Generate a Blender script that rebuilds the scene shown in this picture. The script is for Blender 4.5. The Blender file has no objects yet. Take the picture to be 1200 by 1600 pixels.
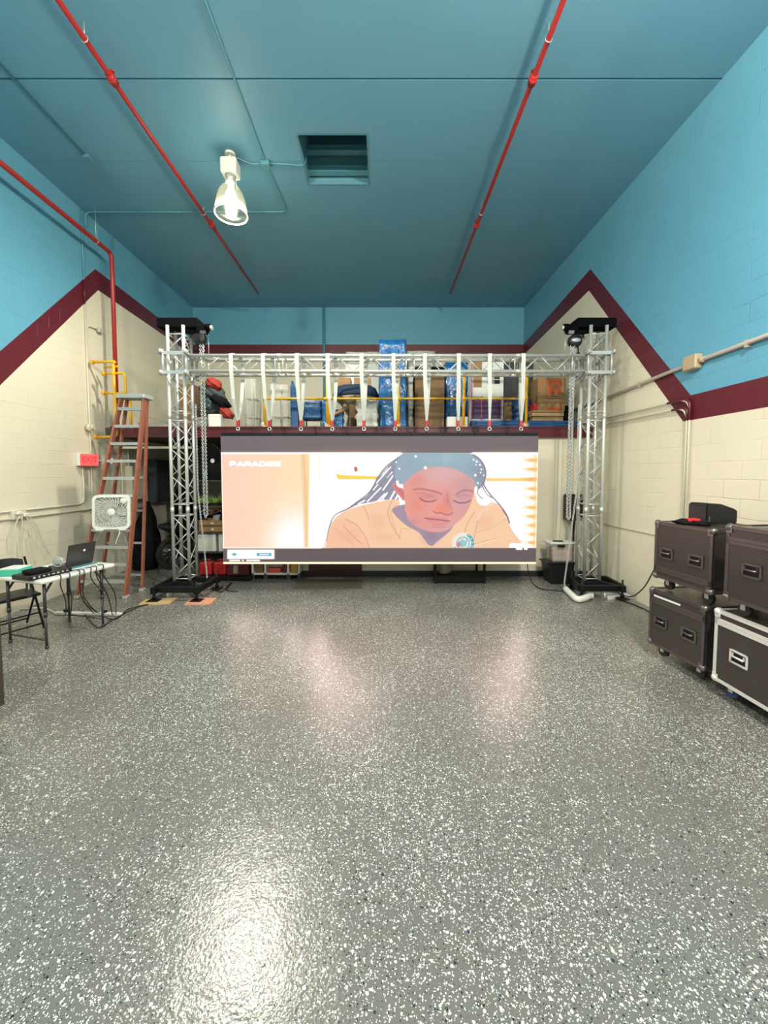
import bpy, bmesh, math, random
import numpy as np
from mathutils import Vector, Matrix
random.seed(7)
R = math.radians
C = bpy.context.scene.collection
V3 = Vector

# ------------------------------------------------------------------ camera, world, exposure
F_PX, PPX, PPY, TILT, H = 600.0, 595.0, 771.0, R(3.0), 1.86
cam_d = bpy.data.cameras.new('camera'); cam = bpy.data.objects.new('camera', cam_d); C.objects.link(cam)
cam.location = (0, 0, H); cam.rotation_euler = (R(90) - TILT, 0, 0)
cam_d.sensor_fit = 'VERTICAL'; cam_d.sensor_height = 36; cam_d.lens = F_PX / 1600 * 36
cam_d.shift_x = (600 - PPX) / 1600; cam_d.shift_y = -(800 - PPY) / 1600
cam_d.clip_start = 0.05
bpy.context.scene.camera = cam
world = bpy.data.worlds.new('world'); bpy.context.scene.world = world
world.use_nodes = True
world.node_tree.nodes['Background'].inputs[0].default_value = (0.8, 0.9, 1, 1)
world.node_tree.nodes['Background'].inputs[1].default_value = 0.02
vs = bpy.context.scene.view_settings
vs.view_transform = 'Standard'; vs.look = 'None'; vs.gamma = 1; vs.exposure = 0.0
bpy.context.scene.display_settings.display_device = 'sRGB'


SCREEN_GAIN = 1.0
# x, y, watts, share sent upwards, colour; after the first, unseen fill lamps
LAMPS = [(-2.04, 5.43, 470.0, 0.03, (1.0, 0.93, 0.77)), (-2.04, -0.3, 600.0, 1.35, (1.0, 0.93, 0.78)), (1.9, 0.9, 820.0, 1.15, (1.0, 0.835, 0.72)), (1.9, -1.9, 500.0, 0.8, (1.0, 0.835, 0.72))]

Ys_ = 6.98
_c, _s = math.cos(TILT), math.sin(TILT)
def P(px, py, X=None, Y=None, Z=None):
    """point of the place seen at a photo pixel, on a known plane"""
    if py == 0 and Y is not None and Z is None: py = 640 if Y > 6.99 and Y != Ys_ else 800   # only the height-free x is wanted
    a = (px - PPX) / F_PX; b = (PPY - py) / F_PX
    r = (a, _c + b * _s, -_s + b * _c)
    t = X / r[0] if X is not None else Y / r[1] if Y is not None else (Z - H) / r[2]
    return Vector((r[0] * t, r[1] * t, H + r[2] * t))

# ------------------------------------------------------------------ room dimensions
XL, XR, YB, YF, ZC = -4.9, 3.74, 10.25, -3.4, 6.18
YM, ZM0, ZM1 = 6.85, 2.50, 2.67           # mezzanine edge, underside, deck

# ------------------------------------------------------------------ materials
def lin(c):
    return tuple(((v / 255) / 12.92 if v / 255 <= 0.04045 else ((v / 255 + 0.055) / 1.055) ** 2.4) for v in c)
MATS = {}
def mat(name, rgb=None, rough=0.5, metal=0.0, srgb=None, emit=None, estr=0, var=0.0, vscale=8, bump=0.0, bscale=60,
        alpha=1.0, trans=0.0, coat=0.0, spec=0.5):
    if name in MATS: return MATS[name]
    if srgb: rgb = lin(srgb)
    m = bpy.data.materials.new(name); m.use_nodes = True
    nt = m.node_tree; b = nt.nodes['Principled BSDF']
    b.inputs['Base Color'].default_value = (*rgb, 1); b.inputs['Roughness'].default_value = rough
    b.inputs['Metallic'].default_value = metal; b.inputs['Coat Weight'].default_value = coat
    b.inputs['Specular IOR Level'].default_value = spec
    if emit: b.inputs['Emission Color'].default_value = (*emit, 1); b.inputs['Emission Strength'].default_value = estr
    if trans: b.inputs['Transmission Weight'].default_value = trans
    if alpha < 1: b.inputs['Alpha'].default_value = alpha
    if var or bump:
        tc = nt.nodes.new('ShaderNodeTexCoord')
        n = nt.nodes.new('ShaderNodeTexNoise'); n.inputs['Scale'].default_value = vscale; n.inputs['Detail'].default_value = 6
        nt.links.new(tc.outputs['Object'], n.inputs['Vector'])
        if var:
            mx = nt.nodes.new('ShaderNodeMix'); mx.data_type = 'RGBA'
            mx.inputs['A'].default_value = (*[max(0, v * (1 - var)) for v in rgb], 1)
            mx.inputs['B'].default_value = (*[min(1, v * (1 + var)) for v in rgb], 1)
            nt.links.new(n.outputs['Fac'], mx.inputs['Factor']); nt.links.new(mx.outputs['Result'], b.inputs['Base Color'])
        if bump:
            n2 = nt.nodes.new('ShaderNodeTexNoise'); n2.inputs['Scale'].default_value = bscale
            nt.links.new(tc.outputs['Object'], n2.inputs['Vector'])
            bp = nt.nodes.new('ShaderNodeBump'); bp.inputs['Strength'].default_value = bump; bp.inputs['Distance'].default_value = 0.01
            nt.links.new(n2.outputs['Fac'], bp.inputs['Height']); nt.links.new(bp.outputs['Normal'], b.inputs['Normal'])
    MATS[name] = m; return m

def block_paint(name, rgb, axis, rough=0.42, blocks=True):
    """painted concrete block; axis 'Y' for side walls, 'X' for back walls"""
    m = bpy.data.materials.new(name); m.use_nodes = True; nt = m.node_tree; N = nt.nodes; L = nt.links
    b = N['Principled BSDF']; b.inputs['Roughness'].default_value = rough
    tc = N.new('ShaderNodeTexCoord'); sep = N.new('ShaderNodeSeparateXYZ'); L.new(tc.outputs['Object'], sep.inputs[0])
    cmb = N.new('ShaderNodeCombineXYZ'); L.new(sep.outputs[axis], cmb.inputs['X']); L.new(sep.outputs['Z'], cmb.inputs['Y'])
    n1 = N.new('ShaderNodeTexNoise'); n1.inputs['Scale'].default_value = 1.3; n1.inputs['Detail'].default_value = 5; L.new(tc.outputs['Object'], n1.inputs['Vector'])
    mx = N.new('ShaderNodeMix'); mx.data_type = 'RGBA'
    mx.inputs['A'].default_value = (*[v * 0.93 for v in rgb], 1); mx.inputs['B'].default_value = (*[min(1, v * 1.06) for v in rgb], 1)
    L.new(n1.outputs['Fac'], mx.inputs['Factor']); L.new(mx.outputs['Result'], b.inputs['Base Color'])
    # warp the joints slightly so that they run unevenly
    n3 = N.new('ShaderNodeTexNoise'); n3.inputs['Scale'].default_value = 4; L.new(tc.outputs['Object'], n3.inputs['Vector'])
    sc = N.new('ShaderNodeVectorMath'); sc.operation = 'SCALE'; sc.inputs['Scale'].default_value = 0.02; L.new(n3.outputs['Color'], sc.inputs[0])
    ad = N.new('ShaderNodeVectorMath'); ad.operation = 'ADD'; L.new(cmb.outputs[0], ad.inputs[0]); L.new(sc.outputs[0], ad.inputs[1])
    br = N.new('ShaderNodeTexBrick'); br.inputs['Scale'].default_value = 1; br.inputs['Brick Width'].default_value = 0.4
    br.inputs['Row Height'].default_value = 0.2; br.inputs['Mortar Size'].default_value = 0.006; br.inputs['Mortar Smooth'].default_value = 0.9
    L.new(ad.outputs[0], br.inputs['Vector'])
    n2 = N.new('ShaderNodeTexNoise'); n2.inputs['Scale'].default_value = 22; n2.inputs['Detail'].default_value = 4; L.new(tc.outputs['Object'], n2.inputs['Vector'])
    # joints fade in and out where the paint fills them
    n4 = N.new('ShaderNodeTexNoise'); n4.inputs['Scale'].default_value = 1.8; n4.inputs['Detail'].default_value = 3; L.new(tc.outputs['Object'], n4.inputs['Vector'])
    rp = N.new('ShaderNodeMapRange'); rp.inputs['From Min'].default_value = 0.4; rp.inputs['From Max'].default_value = 0.65
    rp.inputs['To Min'].default_value = 0.05 if blocks else 0.0; rp.inputs['To Max'].default_value = 1.0 if blocks else 0.0; L.new(n4.outputs['Fac'], rp.inputs['Value'])
    m1 = N.new('ShaderNodeMath'); m1.operation = 'MULTIPLY'; L.new(br.outputs['Fac'], m1.inputs[0]); L.new(rp.outputs[0], m1.inputs[1])
    m2 = N.new('ShaderNodeMath'); m2.operation = 'MULTIPLY_ADD'; m2.inputs[1].default_value = -0.75; L.new(m1.outputs[0], m2.inputs[0])
    m3 = N.new('ShaderNodeMath'); m3.operation = 'MULTIPLY'; m3.inputs[1].default_value = 0.30 if blocks else 0.12; L.new(n2.outputs['Fac'], m3.inputs[0]); L.new(m3.outputs[0], m2.inputs[2])
    bp = N.new('ShaderNodeBump'); bp.inputs['Strength'].default_value = 0.8; bp.inputs['Distance'].default_value = 0.006
    L.new(m2.outputs[0], bp.inputs['Height']); L.new(bp.outputs['Normal'], b.inputs['Normal'])
    return m

CREAM = (0.74, 0.68, 0.53); BLUE = (0.12, 0.355, 0.50); MAROON = (0.115, 0.012, 0.022)
cream_y = block_paint('cream_paint_side', CREAM, 'Y'); cream_x = block_paint('cream_paint_back', CREAM, 'X', blocks=False)
blue_y = block_paint('blue_paint_side', BLUE, 'Y', 0.38); blue_x = block_paint('blue_paint_back', BLUE, 'X', 0.45, blocks=True)
maroon_y = block_paint('maroon_paint_side', MAROON, 'Y', 0.35); maroon_x = block_paint('maroon_paint_back', MAROON, 'X', 0.4, blocks=False)
ceil_m = block_paint('blue_ceiling_paint', (0.135, 0.35, 0.485), 'X', 0.5, blocks=False)

def floor_material():
    m = bpy.data.materials.new('grey_flake_epoxy'); m.use_nodes = True; nt = m.node_tree; N = nt.nodes; L = nt.links
    b = N['Principled BSDF']
    tc = N.new('ShaderNodeTexCoord')
    def node(t, **k):
        n = N.new(t)
        for a, v in k.items(): setattr(n, a, v)
        return n
    def noise(scale, detail=3):
        n = node('ShaderNodeTexNoise'); n.inputs['Scale'].default_value = scale; n.inputs['Detail'].default_value = detail
        L.new(tc.outputs['Object'], n.inputs['Vector']); return n
    def math_(op, a, bb):
        n = node('ShaderNodeMath', operation=op)
        for i, v in enumerate((a, bb)):
            if isinstance(v, (int, float)): n.inputs[i].default_value = v
            else: L.new(v, n.inputs[i])
        return n.outputs[0]
    dens = node('ShaderNodeMapRange'); dens.inputs['From Min'].default_value = 0.35; dens.inputs['From Max'].default_value = 0.68
    dens.inputs['To Min'].default_value = 0.0; dens.inputs['To Max'].default_value = 1.0
    L.new(noise(0.75, 4).outputs['Fac'], dens.inputs['Value'])
    wv = noise(60, 2); sc = node('ShaderNodeVectorMath', operation='SCALE'); sc.inputs['Scale'].default_value = 0.010
    L.new(wv.outputs['Color'], sc.inputs[0])
    ad = node('ShaderNodeVectorMath', operation='ADD'); L.new(tc.outputs['Object'], ad.inputs[0]); L.new(sc.outputs[0], ad.inputs[1])
    big = noise(0.5, 2)
    base = node('ShaderNodeMix', data_type='RGBA'); base.inputs['A'].default_value = (0.128, 0.121, 0.106, 1); base.inputs['B'].default_value = (0.162, 0.154, 0.137, 1)
    L.new(big.outputs['Fac'], base.inputs['Factor'])
    col = base.outputs['Result']
    for scale, r0, pw, pd in ((66, 0.32, 0.095, 0.03), (118, 0.34, 0.115, 0.065), (190, 0.36, 0.13, 0.05)):
        vo = node('ShaderNodeTexVoronoi'); vo.voronoi_dimensions = '2D'; vo.inputs['Scale'].default_value = scale; L.new(ad.outputs[0], vo.inputs['Vector'])
        sp = node('ShaderNodeSeparateColor'); L.new(vo.outputs['Color'], sp.inputs[0])
        rad = math_('MULTIPLY_ADD', sp.outputs['Green'], 0.22); rad.node.inputs[2].default_value = r0 - 0.12
        inside = math_('LESS_THAN', vo.outputs['Distance'], rad)
        dw = math_('MULTIPLY_ADD', dens.outputs[0], 0.16); dw.node.inputs[2].default_value = pw - 0.07
        white = math_('MULTIPLY', inside, math_('LESS_THAN', sp.outputs['Red'], dw))
        dark = math_('MULTIPLY', inside, math_('GREATER_THAN', sp.outputs['Red'], 1 - pd))
        tone = node('ShaderNodeMix', data_type='RGBA'); tone.inputs['A'].default_value = (0.62, 0.62, 0.56, 1); tone.inputs['B'].default_value = (0.78, 0.78, 0.72, 1)
        L.new(sp.outputs['Blue'], tone.inputs['Factor'])
        dt = node('ShaderNodeMix', data_type='RGBA'); dt.inputs['A'].default_value = (0.012, 0.013, 0.014, 1); dt.inputs['B'].default_value = (0.03, 0.045, 0.09, 1)
        L.new(sp.outputs['Blue'], dt.inputs['Factor'])
        m1 = node('ShaderNodeMix', data_type='RGBA'); L.new(dark, m1.inputs['Factor']); L.new(col, m1.inputs['A']); L.new(dt.outputs['Result'], m1.inputs['B'])
        m2 = node('ShaderNodeMix', data_type='RGBA'); L.new(white, m2.inputs['Factor']); L.new(m1.outputs['Result'], m2.inputs['A']); L.new(tone.outputs['Result'], m2.inputs['B'])
        col = m2.outputs['Result']
    L.new(col, b.inputs['Base Color'])
    b.inputs['Roughness'].default_value = 0.235; b.inputs['Specular IOR Level'].default_value = 0.92
    n1 = noise(75, 2); n2 = noise(9, 3)
    h = math_('MULTIPLY_ADD', n2.outputs['Fac'], 2.0); L.new(n1.outputs['Fac'], h.node.inputs[2])
    bp = node('ShaderNodeBump'); bp.inputs['Strength'].default_value = 0.34; bp.inputs['Distance'].default_value = 0.004
    L.new(h, bp.inputs['Height']); L.new(bp.outputs['Normal'], b.inputs['Normal'])
    return m
floor_m = floor_material()

alu = mat('brushed_aluminium', (0.60, 0.60, 0.57), 0.36, 0.45)
alu_dull = mat('cast_aluminium', (0.50, 0.51, 0.50), 0.42, 0.45)
steel = mat('zinc_steel', (0.62, 0.62, 0.60), 0.35, 0.6)
black_m = mat('black_powder_coat', (0.006, 0.006, 0.007), 0.5, spec=0.25)
black_pl = mat('black_plastic', (0.010, 0.010, 0.011), 0.4, spec=0.35)
black_cl = mat('black_fabric', (0.008, 0.008, 0.009), 0.9, spec=0.15)
rubber = mat('black_rubber', (0.02, 0.02, 0.02), 0.7)
dark_lam = mat('dark_laminate', (0.045, 0.036, 0.034), 0.24, bump=0.10, bscale=400)
case_trim = mat('gunmetal_case_trim', (0.12, 0.10, 0.10), 0.33, 0.6)
white_trim = mat('bright_aluminium_case_trim', (0.80, 0.76, 0.72), 0.34, 0.35)
case_hw = mat('case_hardware', (0.20, 0.18, 0.18), 0.3, 0.85)
wheel_blue = mat('blue_caster_wheel', (0.015, 0.05, 0.15), 0.5)
red_pipe = mat('red_sprinkler_paint', (0.36, 0.018, 0.016), 0.38)
yellow_m = mat('yellow_rail_paint', (0.80, 0.42, 0.01), 0.38)
cream_pipe = mat('cream_painted_conduit', (0.62, 0.59, 0.46), 0.4)
blue_pipe = mat('blue_painted_conduit', (0.10, 0.29, 0.36), 0.45)
blue_pipe_dk = mat('blue_painted_steel', (0.07, 0.20, 0.26), 0.5)
maroon_pl = mat('maroon_paint', (0.10, 0.012, 0.020), 0.35)
tan_box = mat('tan_junction_box', (0.45, 0.34, 0.22), 0.5)
wall_pipe = mat('grey_conduit', (0.55, 0.48, 0.40), 0.4, 0.3)
fiberglass = mat('orange_fibreglass', (0.33, 0.11, 0.065), 0.5, var=0.35, vscale=14)
white_pl = mat('white_plastic', (0.74, 0.74, 0.68), 0.4)
white_cl = mat('white_webbing', (0.60, 0.595, 0.54), 0.8)
red_pl = mat('red_sleeve', (0.50, 0.015, 0.02), 0.5)
red_can = mat('red_fuel_can_plastic', (0.42, 0.012, 0.012), 0.45)
card = mat('cardboard', (0.33, 0.19, 0.085), 0.8, var=0.12, vscale=4)
card_dk = mat('dark_cardboard', (0.20, 0.115, 0.055), 0.8, var=0.15, vscale=5)
ply = mat('plywood', (0.55, 0.36, 0.17), 0.6, var=0.2, vscale=10)
ply_red = mat('orange_plywood', (0.66, 0.29, 0.17), 0.6, var=0.12, vscale=10)
blue_wrap = mat('blue_stretch_wrap', (0.010, 0.115, 0.34), 0.22, var=0.4, vscale=10, bump=1.0, bscale=18, coat=0.5)
blue_tarp = mat('blue_tarpaulin', (0.012, 0.07, 0.20), 0.4, var=0.3, vscale=8, bump=0.6, bscale=14)
navy_cl = mat('navy_blanket', (0.010, 0.030, 0.075), 0.8, var=0.3, vscale=10)
beige_wrap = mat('beige_wrapped_blanket', (0.30, 0.25, 0.18), 0.5, var=0.25, vscale=6, bump=0.9, bscale=12)
grey_wrap = mat('grey_plastic_wrap', (0.42, 0.42, 0.37), 0.3, var=0.2, vscale=6, bump=0.8, bscale=12)
orange_lg = mat('orange_print', (0.62, 0.085, 0.02), 0.6)
ink = mat('dark_ink', (0.03, 0.025, 0.02), 0.7)
paper = mat('white_paper', (0.75, 0.75, 0.72), 0.7)
green_leaf = mat('green_leaves', (0.30, 0.50, 0.09), 0.5, var=0.5, vscale=30)
teal_m = mat('turquoise_plastic', (0.06, 0.50, 0.34), 0.4)
grey_panel = mat('grey_electrical_panel', (0.055, 0.065, 0.065), 0.5)
mat_m = mat('brown_door_mat', (0.095, 0.080, 0.052), 0.9, bump=0.5, bscale=300)
fleece_red = mat('red_fabric', (0.34, 0.03, 0.02), 0.8, var=0.3, vscale=14, bump=0.8, bscale=16)
grey_cl = mat('grey_fabric', (0.06, 0.065, 0.07), 0.8, var=0.4, vscale=12, bump=0.6, bscale=14)
pink_m = mat('pink_trim', (0.45, 0.10, 0.22), 0.5)
purple_m = mat('purple_panel', (0.07, 0.02, 0.09), 0.5)
glassy = mat('clear_plastic', (0.75, 0.74, 0.68), 0.15, alpha=0.28)
base_m = mat('dark_baseboard', (0.022, 0.022, 0.024), 0.5)
conc = mat('dark_underside', (0.10, 0.085, 0.07), 0.8)

duvetyn = mat('matt_black_cover', (0.004, 0.004, 0.005), 0.95, spec=0.05)
# ------------------------------------------------------------------ mesh builder
W = {}
class MB:
    def __init__(self): self.bm = bmesh.new()
    def _smooth(self, fs):
        for f in fs: f.smooth = True
    def box(self, c, s, rz=0.0, bevel=0.0, M=None, seg=1):
        T = M if M is not None else Matrix.Translation(c) @ Matrix.Rotation(rz, 4, 'Z')
        r = bmesh.ops.create_cube(self.bm, size=1, matrix=T @ Matrix.Diagonal((*s, 1)))
        if bevel:
            es = list({e for v in r['verts'] for e in v.link_edges})
            bmesh.ops.bevel(self.bm, geom=es, offset=bevel, segments=seg, profile=0.5, affect='EDGES')
        return self
    def bb(self, p0, p1, bevel=0.0, seg=1):
        return self.box([(a + b) / 2 for a, b in zip(p0, p1)], [abs(b - a) for a, b in zip(p0, p1)], bevel=bevel, seg=seg)
    def beam(self, a, b, w, h, up=(0, 0, 1), bevel=0.0):
        a, b = V3(a), V3(b); d = b - a; x = d.normalized(); u = V3(up)
        y = u.cross(x)
        if y.length < 1e-4: y = V3((1, 0, 0)).cross(x)
        y.normalize(); z = x.cross(y)
        M = Matrix((x, y, z)).transposed().to_4x4(); M.translation = (a + b) / 2
        return self.box(None, (d.length, w, h), M=M, bevel=bevel)
    def cyl(self, a, b, r, n=12, r2=None, caps=True):
        a, b = V3(a), V3(b); d = (b - a); L = d.length; q = d.to_track_quat('Z', 'Y').to_matrix().to_4x4()
        M = Matrix.Translation((a + b) / 2) @ q
        res = bmesh.ops.create_cone(self.bm, cap_ends=caps, segments=n, radius1=r, radius2=r if r2 is None else r2, depth=L, matrix=M)
        fs = {f for v in res['verts'] for f in v.link_faces}
        self._smooth([f for f in fs if len(f.verts) == 4]); return self
    def tube(self, pts, r, n=8, closed=False):
        pts = [V3(p) for p in pts]; m = len(pts); rings = []
        nrm = None
        for i, p in enumerate(pts):
            if closed: t = pts[(i + 1) % m] - pts[i - 1]
            else: t = pts[min(i + 1, m - 1)] - pts[max(i - 1, 0)]
            t.normalize()
            if nrm is None:
                nrm = t.cross(V3((0, 0, 1)))
                if nrm.length < 0.05: nrm = t.cross(V3((1, 0, 0)))
            nrm = (nrm - t * nrm.dot(t)).normalized(); bn = t.cross(nrm)
            rr = r[i] if isinstance(r, (list, tuple)) else r
            rings.append([self.bm.verts.new(p + (nrm * math.cos(2 * math.pi * k / n) + bn * math.sin(2 * math.pi * k / n)) * rr) for k in range(n)])
        for i in range(m if closed else m - 1):
            A, B = rings[i], rings[(i + 1) % m]
            for k in range(n):
                f = self.bm.faces.new((A[k], A[(k + 1) % n], B[(k + 1) % n], B[k])); f.smooth = True
        if not closed: self.bm.faces.new(rings[0][::-1]); self.bm.faces.new(rings[-1])
        return self
    def lathe(self, prof, c, n=24, M=None):
        T = M if M is not None else Matrix.Translation(c); rings = []
        for (r, z) in prof:
            rings.append([self.bm.verts.new(T @ V3((r * math.cos(2 * math.pi * k / n), r * math.sin(2 * math.pi * k / n), z))) for k in range(n)])
        for A, B in zip(rings, rings[1:]):
            for k in range(n):
                f = self.bm.faces.new((A[k], A[(k + 1) % n], B[(k + 1) % n], B[k])); f.smooth = True
        if prof[0][0] > 1e-5: self.bm.faces.new(rings[0][::-1])
        if prof[-1][0] > 1e-5: self.bm.faces.new(rings[-1])
        return self
    def prism(self, poly, vec):
        """poly: 3D points, extruded by vec"""
        a = [self.bm.verts.new(V3(p)) for p in poly]; b = [self.bm.verts.new(V3(p) + V3(vec)) for p in poly]
        self.bm.faces.new(a[::-1]); self.bm.faces.new(b)
        for i in range(len(a)):
            j = (i + 1) % len(a); self.bm.faces.new((a[i], a[j], b[j], b[i]))
        return self
    def poly(self, pts, mi=0):
        f = self.bm.faces.new([self.bm.verts.new(V3(p)) for p in pts]); f.material_index = mi; return self
    def torus(self, c, Rr, r, axis='Y', n=20, m=8, sx=1.0):
        pts = []
        for i in range(n):
            a = 2 * math.pi * i / n; u, v = Rr * math.cos(a) * sx, Rr * math.sin(a)
            pts.append(V3(c) + (V3((u, 0, v)) if axis == 'Y' else V3((0, u, v)) if axis == 'X' else V3((u, v, 0))))
        return self.tube(pts, r, m, closed=True)
    def blob(self, c, s, seed=0, amp=0.12, n=3, flat=True, freq=3.0):
        r = bmesh.ops.create_icosphere(self.bm, subdivisions=n, radius=1)
        rnd = random.Random(seed); ph = [rnd.uniform(0, 6) for _ in range(9)]
        for v in r['verts']:
            p = v.co.copy()
            k = 1 + amp * (math.sin(freq * p.x + ph[0]) * math.cos(freq * p.y + ph[1]) + 0.6 * math.sin(2.1 * freq * p.z + ph[2] + 2 * p.x) + 0.4 * math.sin(3.3 * freq * p.x + ph[3]) * math.cos(3.1 * freq * p.z + ph[4]))
            p = p * k
            if flat and p.z < -0.6: p.z = -0.6
            v.co = V3(c) + V3((p.x * s[0], p.y * s[1], (p.z + (0.6 if flat else 0)) * s[2]))
        self._smooth({f for v in r['verts'] for f in v.link_faces}); return self
    def soft_box(self, p0, p1, seed=0, amp=0.02, cuts=6):
        """box whose sides bulge and crease, for wrapped goods"""
        tb = bmesh.new(); bmesh.ops.create_cube(tb, size=1)
        bmesh.ops.subdivide_edges(tb, edges=tb.edges[:], cuts=cuts, use_grid_fill=True); comp = tb.verts
        rnd = random.Random(seed); ph = [rnd.uniform(0, 6) for _ in range(6)]
        c = (V3(p0) + V3(p1)) / 2; s = V3([abs(b - a) for a, b in zip(p0, p1)])
        for v in comp:
            q = v.co.copy(); d = q.normalized() if q.length else q
            w = math.sin(q.z * 17 + ph[0] + 5 * q.x) * math.cos(q.x * 13 + ph[1]) + 0.7 * math.sin(q.z * 31 + ph[2]) * math.cos(q.y * 15 + ph[3])
            corner = max(0, (abs(q.x) + abs(q.y)) - 0.85) * 0.06
            p = V3((q.x * s.x, q.y * s.y, q.z * s.z))
            off = V3((d.x, d.y, 0)) * (amp * w - corner)
            v.co = c + p + off
        for f in tb.faces: f.smooth = True
        tm = bpy.data.meshes.new('tmp'); tb.to_mesh(tm); tb.free(); self.bm.from_mesh(tm); bpy.data.meshes.remove(tm); return self
    def chain(self, pts, link=0.034, w=0.012, r=0.0042):
        """real interlocking links along a polyline"""
        pts = [V3(p) for p in pts]; d = [0]
        for a, b in zip(pts, pts[1:]): d.append(d[-1] + (b - a).length)
        step = link * 0.72; k = 0; s = 0
        while s < d[-1]:
            i = max(j for j in range(len(d)) if d[j] <= s); i = min(i, len(pts) - 2)
            t = (s - d[i]) / max(1e-6, d[i + 1] - d[i]); p = pts[i].lerp(pts[i + 1], t); ax = (pts[i + 1] - pts[i]).normalized()
            sd = ax.cross(V3((0, 1, 0)) if k % 2 else V3((1, 0.3, 0)))
            if sd.length < 0.1: sd = ax.cross(V3((0, 0, 1)))
            sd.normalize(); loop = []
            for q in range(8):
                a = 2 * math.pi * q / 8; loop.append(p + ax * math.sin(a) * link / 2 + sd * math.cos(a) * w)
            self.tube(loop, r, 4, closed=True); s += step; k += 1
        return self
    def build(self, name, m, parent=None, origin=True):
        bm = self.bm
        bmesh.ops.recalc_face_normals(bm, faces=bm.faces)
        me = bpy.data.meshes.new(name)
        ms = m if isinstance(m, (list, tuple)) else [m]
        if parent is None and origin:
            xs = [v.co for v in bm.verts]; lo = V3([min(p[i] for p in xs) for i in range(3)]); hi = V3([max(p[i] for p in xs) for i in range(3)])
            loc = V3(((lo.x + hi.x) / 2, (lo.y + hi.y) / 2, lo.z))
            bmesh.ops.translate(bm, verts=bm.verts, vec=-loc); Mw = Matrix.Translation(loc)
        elif parent is None: Mw = Matrix.Identity(4)
        else: Mw = W[parent.name]; bmesh.ops.transform(bm, matrix=Mw.inverted(), verts=bm.verts)
        bm.to_mesh(me); bm.free()
        for x in ms: me.materials.append(x)
        o = bpy.data.objects.new(name, me); C.objects.link(o)
        if parent is None: o.matrix_world = Mw
        else: o.parent = parent
        W[o.name] = Mw; return o

def thing(name, label, cat, loc=(0, 0, 0), rz=0.0, group=None):
    o = bpy.data.objects.new(name, None); C.objects.link(o); o.empty_display_size = 0.1
    o.location = loc; o.rotation_euler = (0, 0, rz); W[o.name] = Matrix.Translation(loc) @ Matrix.Rotation(rz, 4, 'Z')
    return tag(o, label, cat, group)
def tag(o, label, cat, group=None, kind=None):
    o['label'] = label; o['category'] = cat
    if group: o['group'] = group
    if kind: o['kind'] = kind
    return o
def struct(o, label=None, cat=None):
    o['kind'] = 'structure'
    if label: o['label'] = label
    if cat: o['category'] = cat
    return o
def copy_tree(o, parent=None):
    c = o.copy(); C.objects.link(c)
    if parent is not None: c.parent = parent
    W[c.name] = W[o.name]
    for ch in [x for x in bpy.data.objects if x.parent == o]: copy_tree(ch, c)
    return c
def spline(pts, k=6):
    pts = [V3(p) for p in pts]; q = [pts[0]] + pts + [pts[-1]]; out = []
    for i in range(1, len(q) - 2):
        a, b, c, d = q[i - 1:i + 3]
        for j in range(k):
            t = j / k
            out.append(0.5 * ((2 * b) + (c - a) * t + (2 * a - 5 * b + 4 * c - d) * t * t + (3 * b - a - 3 * c + d) * t ** 3))
    out.append(pts[-1]); return out
def bend(pts, r=0.12, k=5):
    """polyline with rounded corners (conduit bends)"""
    pts = [V3(p) for p in pts]; out = [pts[0]]
    for a, b, c in zip(pts, pts[1:], pts[2:]):
        d1 = (a - b); d2 = (c - b); rr = min(r, d1.length * 0.45, d2.length * 0.45)
        s = b + d1.normalized() * rr; e = b + d2.normalized() * rr
        for j in range(k + 1):
            t = j / k; out.append(s * (1 - t) ** 2 + b * 2 * t * (1 - t) + e * t * t)
    out.append(pts[-1]); return out
def text_part(name, body, size, M, m, parent, sx=1.0, bold=0.0, depth=0.001):
    cu = bpy.data.curves.new('t', 'FONT'); cu.body = body; cu.size = size; cu.extrude = depth; cu.offset = bold
    cu.align_x = 'CENTER'; cu.align_y = 'CENTER'; cu.space_line = 0.8
    ob = bpy.data.objects.new('t', cu); C.objects.link(ob)
    dg = bpy.context.evaluated_depsgraph_get(); me = bpy.data.meshes.new_from_object(ob.evaluated_get(dg))
    bpy.data.objects.remove(ob); bpy.data.curves.remove(cu)
    me.name = name; me.materials.clear(); me.materials.append(m)
    me.transform(Matrix.Diagonal((sx, 1, 1, 1)))
    Mw = W[parent.name]; me.transform(Mw.inverted() @ M)
    o = bpy.data.objects.new(name, me); C.objects.link(o); o.parent = parent; W[o.name] = Mw; return o
FACE_CAM = Matrix(((1, 0, 0, 0), (0, 0, -1, 0), (0, 1, 0, 0), (0, 0, 0, 1)))   # text plane facing -Y

# ------------------------------------------------------------------ high-bay lamps (one seen, the rest unseen fill)
glass_shade = bpy.data.materials.new('prismatic_lamp_shade'); glass_shade.use_nodes = True
_n = glass_shade.node_tree; _n.nodes.clear()
_o = _n.nodes.new('ShaderNodeOutputMaterial'); _t = _n.nodes.new('ShaderNodeBsdfTransparent'); _t.inputs[0].default_value = (0.97, 0.96, 0.9, 1)
_g = _n.nodes.new('ShaderNodeBsdfTranslucent'); _g.inputs[0].default_value = (0.95, 0.9, 0.7, 1); _gl = _n.nodes.new('ShaderNodeBsdfGlossy'); _gl.inputs['Roughness'].default_value = 0.2
_m1 = _n.nodes.new('ShaderNodeMixShader'); _m1.inputs[0].default_value = 0.035; _m2 = _n.nodes.new('ShaderNodeMixShader'); _m2.inputs[0].default_value = 0.06
_n.links.new(_t.outputs[0], _m1.inputs[1]); _n.links.new(_g.outputs[0], _m1.inputs[2]); _n.links.new(_m1.outputs[0], _m2.inputs[1]); _n.links.new(_gl.outputs[0], _m2.inputs[2])
_n.links.new(_m2.outputs[0], _o.inputs[0])
bulb_m = mat('lit_bulb', (1, 1, 1), 0.4, emit=(1, 0.95, 0.78), estr=13)
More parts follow.
